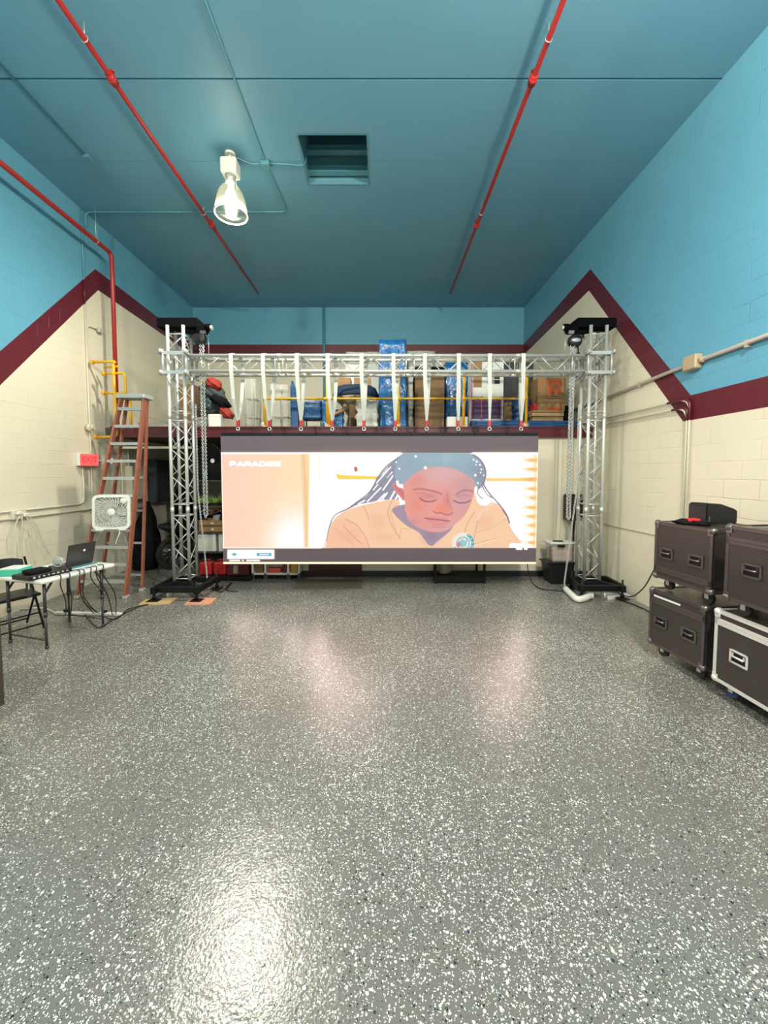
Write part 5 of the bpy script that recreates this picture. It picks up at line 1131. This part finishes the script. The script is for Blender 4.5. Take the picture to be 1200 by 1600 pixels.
# sleeves, boards, cables on the floor
def G(px, py, z=.0): p = P(px, py, Z=z); return V3((p.x, p.y, z))
tag(MB().tube(spline([G(884, 920, .05), G(892, 928, .05), G(902, 936, .05), G(912, 935, .05), G(922, 931, .05), G(927, 931, .05)]), [.05] * 29 + [.03] * 2 if False else .045, 12).build('white_sleeve', white_pl), 'white bent plastic sleeve on the floor before the right tower base', 'sleeve')
a, c = G(942, 936), G(988, 931)
tag(MB().prism([G(942, 929, .002), G(950, 938, .002), G(972, 934, .002), G(990, 933, .002), G(984, 929, .002)], (0, 0, .03)).build('white_board', paper), 'flat white board on the floor under the right tower jack', 'board')
def cable(pts, r, m, name, label, grp=None): return tag(MB().tube(spline(pts), r, 6).build(name, m), label, 'cable', grp)
cable([P(824, 881, Y=6.05), P(826, 895, Y=6.1), G(833, 912, .03), G(846, 920, .01), G(864, 922, .01), G(880, 924, .01)], .008, black_pl, 'power_cable', 'black cable hanging from the lower right corner of the screen')
cable([G(963, 924, .05), P(976, 931, X=3.6), P(990, 931, X=3.55), P(1006, 918, X=3.45), P(1018, 898, X=3.3), P(1028, 878, X=3.1), V3((2.95, 3.95, 1.02))], .008, black_pl, 'power_cable', 'black cable rising from the floor to the upper dark case')
cable([G(956, 929, .01), G(971, 938, .01), G(994, 946, .01), G(1016, 957, .01), G(1032, 975, .01)], .008, black_pl, 'power_cable', 'black cable on the floor from the right tower to behind the lower case')

# ------------------------------------------------------------------ step ladder
t_lad = None
FLf, FRf = G(119, 934), G(197, 935); BRf = G(208, 927)
tp = P(212, 626, Y=6.0); topz = 2.96
FLf = V3((FRf.x - .73, FRf.y + .02, 0))
mid_top = V3((P(212, 626, Z=topz + .02).x, 0, topz)); mid_top.y = FRf.y + .16
mid_top.x = P(211, 626, Y=mid_top.y).x
BRf = V3((FRf.x + .02, FRf.y + .36, 0)); BLf = V3((FRf.x - .66, FRf.y + .38, 0))
t = thing('step_ladder', 'tall orange fibreglass step ladder standing by the left wall, fan on a step', 'ladder', ((FLf.x + FRf.x) / 2, FRf.y + .15, 0))
TLt, TRt = mid_top + V3((-.17, -.05, 0)), mid_top + V3((.17, -.05, 0)); TLb, TRb = mid_top + V3((-.15, .05, 0)), mid_top + V3((.15, .05, 0))
def rail(a, e, nm='rail', w=.085, th=.03, m=fiberglass):
    MB().beam(a, e, w, th, up=(1, 0, 0.0), bevel=.004).build(nm, m, t)
foot = V3((0, 0, .04))
rail(FLf + foot, TLt); rail(FRf + foot, TRt); rail(BLf + foot, TLb, 'rear_rail', .06, .026); rail(BRf + foot, TRb, 'rear_rail', .06, .026)
for p in (FLf, FRf, BLf, BRf): MB().box(p + V3((0, 0, .025)), (.07, .09, .05), bevel=.008).build('ladder_foot', alu_dull, t)
MB().box(mid_top + V3((0, 0, .03)), (.42, .24, .06), bevel=.012, seg=2).build('top_cap', alu_dull, t)
for i in range(11):
    f = (.265 + i * .255) / topz
    a, e = FLf.lerp(TLt, f), FRf.lerp(TRt, f); b = MB(); b.beam(a, e, .085, .022); b.beam(a + V3((0, -.035, -.015)), e + V3((0, -.035, -.015)), .006, .03); b.build('step', alu_dull, t)
    if i % 2 == 0:
        a2, e2 = BLf.lerp(TLb, f), BRf.lerp(TRb, f); MB().beam(a2, e2, .03, .03).build('rear_crossbar', alu_dull, t)
for i in (0, 2, 3):
    f = (.265 + i * .255) / topz; a, e = FLf.lerp(TLt, f), FRf.lerp(TRt, f); fu = f - .10
    b = MB(); b.beam(e + V3((-.16, .02, -.01)), FRf.lerp(TRt, max(.03, fu)) + V3((-.02, .02, 0)), .018, .006).beam(a + V3((.16, .02, -.01)), FLf.lerp(TLt, max(.03, fu)) + V3((.02, .02, 0)), .018, .006); b.build('step_brace', alu_dull, t)
# box fan on a step
fstep = 2; fz = .265 + 3 * .255
fx0, fx1 = P(140, 0, Y=5.3).x, P(199, 0, Y=5.3).x
fc = V3(((fx0 + fx1) / 2, 5.38, 0)); f = fz / topz; stepmid = FLf.lerp(TLt, f).lerp(FRf.lerp(TRt, f), .5)
fanY = stepmid.y - .085; fzb = fz + .014
hz_ = P(170, 796, Y=fanY - .1).z; fcx = P(172, 822, Y=fanY - .05).x; fw = .50
t = thing('box_fan', 'white square box fan standing on a step of the orange ladder', 'fan', (fcx, fanY, fzb), R(9))
Tf = W[t.name] @ Matrix.Rotation(R(-4), 4, 'X')
def FM(x, y, z): return Tf @ V3((x, y, z))
b = MB(); hw = fw / 2; fh = fw
out = []; inn = []
def rr(hw, hh, r, n=6):
    o = []
    for cx_, cz_, a0 in ((hw - r, hh - r, 0), (-hw + r, hh - r, 90), (-hw + r, -hh + r, 180), (hw - r, -hh + r, 270)):
        for i in range(n + 1): a = R(a0 + 90 * i / n); o.append((cx_ + r * math.cos(a), cz_ + r * math.sin(a)))
    return o
ro, ri = rr(hw, hw, .07), rr(hw - .035, hw - .035, .055)
def ringv(r2, y): return [b.bm.verts.new(FM(x, y, z + hw)) for x, z in r2]
Rg = [ringv(ro, -.045), ringv(ro, .045), ringv(ri, .045), ringv(ri, -.045)]
for k in range(4):
    A, B_ = Rg[k], Rg[(k + 1) % 4]
    for i in range(len(A)): j = (i + 1) % len(A); b.bm.faces.new((A[i], A[j], B_[j], B_[i]))
b.box(None, (.10, .1, .02), M=Tf @ Matrix.Translation((-.15, 0, -.005))); b.box(None, (.10, .1, .02), M=Tf @ Matrix.Translation((.15, 0, -.005)))
b.build('fan_housing', white_pl, t)
b = MB()
for k in range(30):
    a = 2 * math.pi * k / 30; pts = []
    for s in range(6):
        rr_ = .055 + (s / 5) * .19; aa = a + .55 * (s / 5); x, z = rr_ * math.cos(aa), rr_ * math.sin(aa); m_ = max(abs(x), abs(z))
        if k % 1 == 0 and s == 5:
            sc = min(1.25, (hw - .04) / m_); x *= sc; z *= sc
        pts.append(FM(x, -.048, z + hw))
    b.tube(pts, .0028, 5)
for rr_ in (.11, .17, .225): b.tube([FM(rr_ * math.cos(2 * math.pi * i / 32), -.046, hw + rr_ * math.sin(2 * math.pi * i / 32)) for i in range(32)], .0022, 5, closed=True)
b.build('front_grille', white_pl, t)
b = MB(); b.lathe([(.001, .012), (.045, .010), (.058, 0)], None, 24, M=Tf @ Matrix.Translation((0, -.046, hw)) @ Matrix.Rotation(R(90), 4, 'X')); b.build('hub_cap', white_pl, t)
b = MB(); b.cyl(FM(.17, -.045, fh - .085), FM(.17, -.056, fh - .085), .042, 20).cyl(FM(.17, -.056, fh - .085), FM(.17, -.072, fh - .085), .02, 14); b.build('speed_knob', white_pl, t)
b = MB()
for k in range(5):
    a = 2 * math.pi * k / 5
    pr = [(.04, 0), (.10, .045), (.19, .06), (.215, 0), (.19, -.06), (.10, -.045)]
    vs_ = [b.bm.verts.new(FM(r1 * math.cos(a) - w1 * math.sin(a), .0 + w1 * .5, hw + r1 * math.sin(a) + w1 * math.cos(a))) for r1, w1 in pr]; b.bm.faces.new(vs_)
b.cyl(FM(0, -.03, hw), FM(0, .03, hw), .05, 18); b.build('fan_blades', grey_wrap, t)
MB().bb((0, 0, 0), (0.001, 0.001, 0.001)) if False else None
b = MB(); b.box(None, (.44, .006, .44), M=Tf @ Matrix.Translation((0, .04, hw))); b.build('rear_grille', mat('fan_rear_grille', (.45, .47, .40), .6), t)
b = MB(); b.tube(spline([FM(.10, .0, .0), FM(.12, -.06, -.06), FM(.09, -.06, -.14), FM(.06, -.05, -.22)]), .006, 6); b.build('power_cord', white_pl, t)

# ------------------------------------------------------------------ folding table and what lies on it
TZ = .755
A = P(64, 908, Z=TZ); B_ = P(180, 880, Z=TZ); A.z = B_.z = 0
dirv = (B_ - A).normalized(); perp = V3((-dirv.y, dirv.x, 0)); 
if perp.x > 0: perp = -perp
Lt = (B_ - A).length; Wd = .72
ang = math.atan2(dirv.y, dirv.x)
t = thing('folding_table', 'white folding table along the left wall with electronics on it', 'table', (A + B_) / 2 + perp * Wd / 2, ang)
cT = (A + B_) / 2 + perp * Wd / 2
b = MB(); b.box((cT.x, cT.y, TZ - .022), (Lt, Wd, .044), rz=ang, bevel=.018, seg=3); b.build('table_top', white_pl, t)
def TP(u, v, z): q = A + dirv * (u * Lt) + perp * (v * Wd); return V3((q.x, q.y, z))
blg = mat('dark_grey_steel_leg', (.035, .035, .037), .4)
for u in (.10, .86):
    for v in (.12, .88):
        b = MB(); b.cyl(TP(u, v, TZ - .05), TP(u, v, .36), .0155, 12).cyl(TP(u, v, .38), TP(u, v, .02), .012, 12).cyl(TP(u, v, .34), TP(u, v, .39), .019, 12).cyl(TP(u, v, 0), TP(u, v, .03), .018, 12); b.build('leg', blg, t)
    b = MB(); b.cyl(TP(u, .12, .09), TP(u, .88, .09), .009, 10).cyl(TP(u, .12, TZ - .06), TP(u, .88, TZ - .06), .012, 10); b.build('leg_crossbar', blg, t)
    s = 1 if u < .5 else -1
    b = MB(); b.beam(TP(u, .12, TZ - .17), TP(u + s * .10, .12, TZ - .05), .012, .02).beam(TP(u, .88, TZ - .17), TP(u + s * .10, .88, TZ - .05), .012, .02); b.build('leg_brace', blg, t)
b = MB(); b.tube([TP(.05, .3, TZ - .045), TP(.05, .3, TZ - .1), TP(.05, .26, TZ - .15), TP(.05, .34, TZ - .2), TP(.05, .42, TZ - .15), TP(.05, .38, TZ - .1), TP(.05, .38, TZ - .045)], .01, 8); b.build('lock_ring', blg, t)
def on_table(name, px0, py0, px1, py1, m, label, cat, h, z=TZ, rz=ang, dep=.2, bev=.006):
    p = P((px0 + px1) / 2, (py0 + py1) / 2, Z=z + .001); w_ = abs(P(px1, py1, Z=z).x - P(px0, py0, Z=z).x)
    return tag(MB().box((p.x, p.y, z + h / 2 + .001), (dep, w_, h), rz=rz, bevel=bev, seg=2).build(name, m), label, cat)
p = P(18, 899, Z=TZ)
t = thing('turquoise_box', 'small turquoise box with a pale lid at the near end of the folding table', 'box', (p.x, p.y + .05, TZ + .001)); MB().box((p.x, p.y + .05, TZ + .036), (.20, .20, .07), rz=.1, bevel=.006).build('box_body', teal_m, t); MB().box((p.x, p.y + .05, TZ + .076), (.19, .19, .010), rz=.1, bevel=.003).build('box_lid', white_pl, t)
p = P(48, 906, Z=TZ); pm = (p.x - .02, p.y + .17)
t = thing('audio_mixer', 'flat black control box with silver front at the near end of the folding table', 'electronics', (*pm, TZ + .001), ang); Tt = W[t.name]
MB().box(None, (.42, .26, .05), M=Tt @ Matrix.Translation((0, 0, .026)), bevel=.006).build('case', black_pl, t)
for k in range(8): MB().box(None, (random.uniform(.014, .03), .012, random.uniform(.012, .022)), M=Tt @ Matrix.Translation((-.17 + .046 * k, -.133, .028))).build('connector', alu_dull, t)
p2 = P(47, 897, Z=TZ + .055); tag(MB().box((p2.x + .02, p2.y + .06, TZ + .075), (.19, .17, .045), rz=ang, bevel=.018, seg=3).build('black_pouch', black_cl), 'rounded black pouch lying on the flat control box', 'pouch')
p = P(93, 893, Z=TZ)
t = thing('camera_gimbal', 'small silver camera on a tiny stand beside the laptop', 'camera', (p.x, p.y, TZ + .001)); b = MB(); b.cyl((p.x, p.y, TZ + .001), (p.x, p.y, TZ + .012), .04, 16).cyl((p.x, p.y, TZ + .01), (p.x, p.y, TZ + .08), .008, 8); b.build('stand', steel, t)
MB().box((p.x, p.y, TZ + .115), (.09, .06, .07), bevel=.012, seg=2).build('camera_body', alu_dull, t); b = MB(); b.torus((p.x, p.y - .02, TZ + .115), .055, .006, 'Y', 16, 6); b.build('bracket', alu, t)
# laptop seen from the back
l0, l1 = P(104, 890, Z=TZ), P(148, 877, Z=TZ); dl = (l1 - l0); dl.z = 0
dl = (P(146, 879, Z=TZ) - P(103, 889, Z=TZ)); dl.z = 0; al = math.atan2(dl.y, dl.x); cl = (P(146, 879, Z=TZ) + P(103, 889, Z=TZ)) / 2
LwT = .40
LwT = dl.length
t = thing('laptop', 'open dark grey laptop on the folding table, its lid towards the camera', 'laptop', (cl.x, cl.y, TZ + .001), al); Tl = W[t.name]
lap = mat('dark_grey_laptop', (.075, .07, .072), .35, .6)
MB().box(None, (LwT, .26, .018), M=Tl @ Matrix.Translation((0, .14, .010)), bevel=.004).build('keyboard_base', lap, t)
Ml = Tl @ Matrix.Translation((0, .01, .02)) @ Matrix.Rotation(R(14), 4, 'X')
MB().box(None, (LwT, .009, .26), M=Ml @ Matrix.Translation((0, 0, .13)), bevel=.003).build('lid', lap, t)
MB().cyl(Ml @ V3((.03, -.0045, .17)), Ml @ V3((.03, -.007, .17)), .012, 20).build('round_emblem', mat('lit_emblem', (.6, .8, .9), .4, emit=(.45, .8, 1), estr=.9), t)
MB().box(None, (LwT * .96, .05, .008), M=Tl @ Matrix.Translation((0, -.05, .005)), bevel=.002).build('teal_mat', mat('teal_rubber', (.03, .24, .26), .5), t)
# power strip and cables
s0, s1 = G(86, 960), G(190, 962); t = thing('power_strip', 'long white power strip on the floor under the folding table', 'power strip', (s0 + s1) / 2)
MB().beam(s0 + V3((0, 0, .02)), s1 + V3((0, 0, .02)), .05, .035, bevel=.006).build('strip_body', white_pl, t)
MB().tube(spline([s0 + V3((0, 0, .02)), G(72, 951, .015), G(55, 950, .015), G(30, 952, .015)]), .008, 6).build('strip_cord', white_pl, t)
b = MB(); k_ = s0.lerp(s1, .18); b.box(k_ + V3((0, 0, .055)), (.06, .045, .035), bevel=.005).box(s0.lerp(s1, .75) + V3((0, 0, .052)), (.05, .04, .03), bevel=.005); b.build('plug', black_pl, t)
def drop(u, v, pxf, pyf, sway, lb):
    top = TP(u, v, TZ + .012); edge = TP(u, -.02, TZ + .004); f = G(pxf, pyf, .03)
    pts = [top, edge + V3((0, 0, .01)), edge + V3((.02, -.03, -.10)), edge.lerp(f, .45) + V3((sway, -.03, -.05)), edge.lerp(f, .8) + V3((sway * .4, 0, -.08)), f]
    cable(pts, .0055, black_pl, 'power_cable', lb, 'black cables hanging from the folding table')
for args in ((.22, .12, 100, 961, .06, 'first black cable hanging off the table edge from the near end'), (.33, .12, 108, 957, .05, 'second black cable hanging off the table edge from the near end'), (.46, .14, 150, 957, -.05, 'third black cable off the table edge, swinging to the right'),
             (.52, .10, 157, 957, -.08, 'fourth black cable off the table edge, hanging below the camera'), (.62, .10, 158, 958, .10, 'black cable off the table edge below the left corner of the laptop'), (.70, .1, 176, 961, .06, 'black cable off the table edge below the laptop middle'), (.80, .1, 180, 959, .09, 'black cable hanging nearest the far end of the table')):
    drop(*args)
cable([G(128, 954, .02), G(140, 969, .012), G(155, 981, .012), G(175, 969, .012), G(195, 958, .012), G(215, 949, .012), G(236, 943, .012)], .006, black_pl, 'power_cable', 'black cable trailing across the floor from the table to the left tower pad')
cable([G(130, 940, .02), G(150, 955, .012), G(178, 968, .012), G(200, 952, .012), G(222, 946, .012), G(240, 942, .012)], .006, black_pl, 'power_cable', 'second black cable looping on the floor beside the power strip')
cable([G(330, 918, .02), G(345, 925, .01), G(356, 915, .01), G(363, 910, .02), G(354, 922, .01), G(372, 924, .01)], .007, black_pl, 'power_cable', 'black cable loop on the floor right of the left tower base')

# folding chair between wall and table
cz = .44; c0 = V3((-4.27, 4.38, 0))
t = thing('folding_chair', 'black folding chair tucked behind the folding table by the left wall', 'chair', (c0.x, c0.y, 0), R(62)); Tc = W[t.name]
def CM(x, y, z): return Tc @ V3((x, y, z))
MB().box(None, (.40, .40, .035), M=Tc @ Matrix.Translation((0, 0, cz)), bevel=.015, seg=2).build('seat', black_pl, t)
for s in (-1, 1):
    MB().tube([CM(s * .21, -.20, .02), CM(s * .21, .05, .46), CM(s * .20, .22, .84)], .012, 10).build('front_leg', black_m, t)
    MB().tube([CM(s * .195, .22, .02), CM(s * .195, -.05, .45)], .011, 10).build('rear_leg', black_m, t)
for q1, q2 in ((CM(-.21, -.17, .08), CM(.21, -.17, .08)), (CM(-.195, .19, .08), CM(.195, .19, .08)), (CM(-.21, -.1, .2), CM(.21, -.1, .2))): MB().cyl(q1, q2, .009, 8).build('crossbar', black_m, t)
b = MB(); pts = []
for i in range(9):
    a = -1 + i / 4; pts.append((a * .20, .21 - .03 * (1 - a * a) * -1, .0))
lo_, hi_ = [CM(a[0], a[1] + .0, .66) for a in pts], [CM(a[0] * .95, a[1] + .03, .84 - .03 * abs(a[0] / .2) ** 3) for a in pts]
for (p1, p2, p3, p4) in zip(lo_, lo_[1:], hi_[1:], hi_): b.prism([p1, p2, p3, p4], Tc.to_3x3() @ V3((0, .02, 0)))
b.build('backrest', black_pl, t)

# ------------------------------------------------------------------ road cases on the right
def road_case(x_near, y_near, x_far, y_far, zb, h, width, label, trim, hw_m, lid_frac, handles=2, casters=True, cz=.11, latch=True, paneltop=.0, twin=False, wheels=rubber):
    """the long side facing the room runs from the near to the far corner; the body extends to +X"""
    n, f_ = V3((x_near, y_near, 0)), V3((x_far, y_far, 0)); d = f_ - n; L = d.length; ang = math.atan2(d.y, d.x)
    t = thing('road_case', label, 'flight case', (x_near, y_near, zb - cz if casters else zb), ang, 'road cases by the right wall'); T0 = Matrix.Translation((x_near, y_near, zb)) @ Matrix.Rotation(ang, 4, 'Z')
    # local: x along side (near -> far), y: outward to the room is +y, body towards -y, z up
    bx = lambda x0, y0, z0, x1, y1, z1, bev=0: (None, (abs(x1 - x0), abs(y1 - y0), abs(z1 - z0)), T0 @ Matrix.Translation(((x0 + x1) / 2, (y0 + y1) / 2, (z0 + z1) / 2)), bev)
    def add(b, *a): c_, s_, M_, bv = bx(*a); b.box(None, s_, M=M_, bevel=bv)
    zl = h * lid_frac
    b = MB(); add(b, .004, -.004, .004, L - .004, -width + .004, zl - .004); b.build('case_body', dark_lam, t)
    b = MB(); add(b, .004, -.004, zl + .003, L - .004, -width + .004, h - .004); b.build('case_lid', dark_lam, t)
    e = .028
    b = MB()
    for (y0, y1) in ((0, -.02), (-width, -width + .02)):
        for z0, z1 in ((0, e), (h - e, h), (zl - e, zl - .001), (zl + .001, zl + e)): add(b, 0, y0, z0, L, y1, z1)
        for x0, x1 in ((0, e), (L - e, L)): add(b, x0, y0, 0, x1, y1, h)
    for x0, x1 in ((0, .004), (L - .004, L)):
        for z0, z1 in ((0, e), (h - e, h), (zl - e, zl + e)): add(b, x0, 0, z0, x1, -width, z1)
        for y0, y1 in ((0, -e), (-width, -width + e)): add(b, x0, y0, 0, x1, y1, h)
    for y0, y1 in ((0, -e), (-width, -width + e)): add(b, 0, y0, h - .004, L, y1, h + .001)
    for x0, x1 in ((0, e), (L - e, L)): add(b, x0, 0, h - .004, x1, -width, h + .001)
    b.build('edge_trim', trim, t)
    for x in (0, L):
        for y in (0, -width):
            for z in (0, h):
                b = MB(); b.blob(T0 @ V3((x + (.018 if x == 0 else -.018), y + (-.018 if y == 0 else .018), z + (.018 if z == 0 else -.018))), (.034, .034, .034), n=2, amp=0, flat=False)
                sx = .05 if x == 0 else -.05
                if y == 0: add(b, x, .003, z, x + sx, 0, z + (.06 if z == 0 else -.06))
                b.build('ball_corner', hw_m, t)
    hs = [L * .25, L * .76] if handles == 2 else [L * .80]
    for hx in hs:
        hzc = h * .46
        b = MB(); w2, h2 = .075, .055
        for x0, z0, x1, z1 in ((-w2, -h2, w2, -h2 + .016), (-w2, h2 - .016, w2, h2), (-w2, -h2, -w2 + .016, h2), (w2 - .016, -h2, w2, h2)): add(b, hx + x0, .006, hzc + z0, hx + x1, 0, hzc + z1)
        hd = b.build('handle', hw_m, t)
        b = MB(); add(b, hx - w2 + .016, .0025, hzc - h2 + .016, hx + w2 - .016, 0, hzc + h2 - .016); b.build('handle_dish', black_m, hd)
        b = MB(); b.cyl(T0 @ V3((hx - .045, .014, hzc + .004)), T0 @ V3((hx + .045, .014, hzc + .004)), .008, 10); add(b, hx - .05, .012, hzc + .002, hx - .042, 0, hzc + .03); add(b, hx + .042, .012, hzc + .002, hx + .05, 0, hzc + .03); b.build('handle_grip', hw_m, hd)
    if latch:
        b = MB(); add(b, L * .06, .005, zl - .05, L * .13, 0, zl + .05); add(b, L * .08, .010, zl - .015, L * .11, .005, zl + .015); b.build('latch', hw_m, t)
        # latches on the near end
        b = MB(); add(b, -.006, -width * .3, zl - .06, 0, -width * .2, zl + .05); add(b, -.006, -width * .8, zl - .06, 0, -width * .7, zl + .05); b.build('end_latch', hw_m, t)
    if casters:
        for x in (.10, L - .10):
            for y in (-.09, -width + .09):
                b = MB(); ctr = T0 @ V3((x, y, -cz + .05)); ax = (T0.to_3x3() @ V3((0, 1, 0))) * .016
                b.cyl(ctr - ax, ctr + ax, .05, 18); add(b, x - .035, y + .035, -.012, x + .035, y - .035, 0)
                wq = b.build('caster', wheels, t)
                b = MB(); add(b, x - .02, y + .026, -cz + .045, x + .02, y + .021, -.008); add(b, x - .02, y - .021, -cz + .045, x + .02, y - .026, -.008); b.build('caster_fork', steel, wq)
    return t, T0, L
caA, TA, LA = road_case(2.815, 3.27, 2.745, 3.86, .135, .565, .62, 'dark road case on the floor, directly under the one carrying the red cloth', case_trim, case_hw, .80, latch=False)
b = MB(); M_ = TA @ Matrix.Translation((LA * .66, .001, .50)); b.box(None, (LA * .50, .002, .018), M=M_); b.build('white_stencil', paper, caA)
caB, TB, LB = road_case(2.835, 3.25, 2.775, 3.86, .815, .565, .62, 'dark upper road case with a red cloth and black speaker on top', case_trim, case_hw, .16, latch=False)
caD, TD, LD = road_case(2.83, 2.05, 2.80, 3.16, .13, .60, .66, 'black road case with bright white metal edges, on the floor', white_trim, white_trim, .84, handles=1, latch=False, wheels=wheel_blue)
caC, TC_, LC = road_case(2.84, 2.0, 2.79, 3.08, .845, .60, .66, 'dark road case stacked on the white-edged black case', case_trim, case_hw, .80, handles=1, latch=False)
# monitor speaker and red/black thing on top
b = MB(); z0 = 1.384; a = P(1105, 817, Z=z0); x0 = a.x; y0 = 3.62; x0 = P(1104, 0, Y=y0).x; x1 = P(1153, 0, Y=y0).x
zt2, zt3 = P(0, 787, Y=y0).z, P(0, 798, Y=y0).z
x1 = min(x1, XR - .32)
b.prism([(x0, y0, z0), (x1, y0, z0), (x1, y0, zt3), (x1 - .04, y0, zt3 + .02), (x0 + .14, y0, zt2 - .004), (x0 + .02, y0, zt2), (x0, y0, zt2 - .02)], (0, .22, 0)); bmesh.ops.bevel(b.bm, geom=b.bm.edges[:], offset=.008, segments=2, affect='EDGES')
t = thing('monitor_speaker', 'black wedge monitor speaker on top of the far upper case', 'speaker', ((x0 + x1) / 2, y0 + .1, z0)); b.build('cabinet', black_pl, t); MB().bb((x0 + .02, y0 - .004, z0 + .02), (x0 + .035, y0 + .002, z0 + .07)).build('port', case_hw, t)
c = P(1078, 818, Z=1.39); t = thing('gloves', 'black gloves with a bright red patch lying on the far upper case', 'gloves', (c.x, c.y, 1.383))
b = MB(); b.blob((c.x - .04, c.y, 1.383), (.10, .08, .03), 4, .22, 3).blob((c.x + .08, c.y - .03, 1.383), (.09, .06, .022), 6, .25, 3); b.build('black_glove', black_cl, t)
MB().box((c.x, c.y - .02, 1.425), (.13, .07, .03), rz=.2, bevel=.008).build('red_patch', mat('bright_red_cloth', (.65, .01, .02), .5), t)
tag(MB().tube(spline([V3((2.9, 2.98, 1.453)), V3((3.0, 2.95, 1.46)), V3((3.1, 3.0, 1.453)), V3((3.2, 2.9, 1.46)), V3((3.3, 2.97, 1.453)), V3((3.4, 2.9, 1.453))]), .007, 6).build('power_cable', black_pl), 'black cable lying on top of the nearest upper case', 'cable')
# dark cabinet at the left edge
E0 = P(9, 1100, Z=.12)
t = thing('dark_cabinet', 'dark brown cabinet cut off by the left edge of the picture', 'cabinet', (E0.x - .35, E0.y - .3, 0)); MB().bb((E0.x - .7, E0.y - .6, .12), (E0.x, E0.y, 1.05), bevel=.008).build('cabinet_body', mat('dark_brown_laminate', (.05, .035, .028), .5), t)
MB().bb((E0.x - .67, E0.y - .57, 0), (E0.x - .04, E0.y - .03, .12)).build('plinth', dark_lam, t)
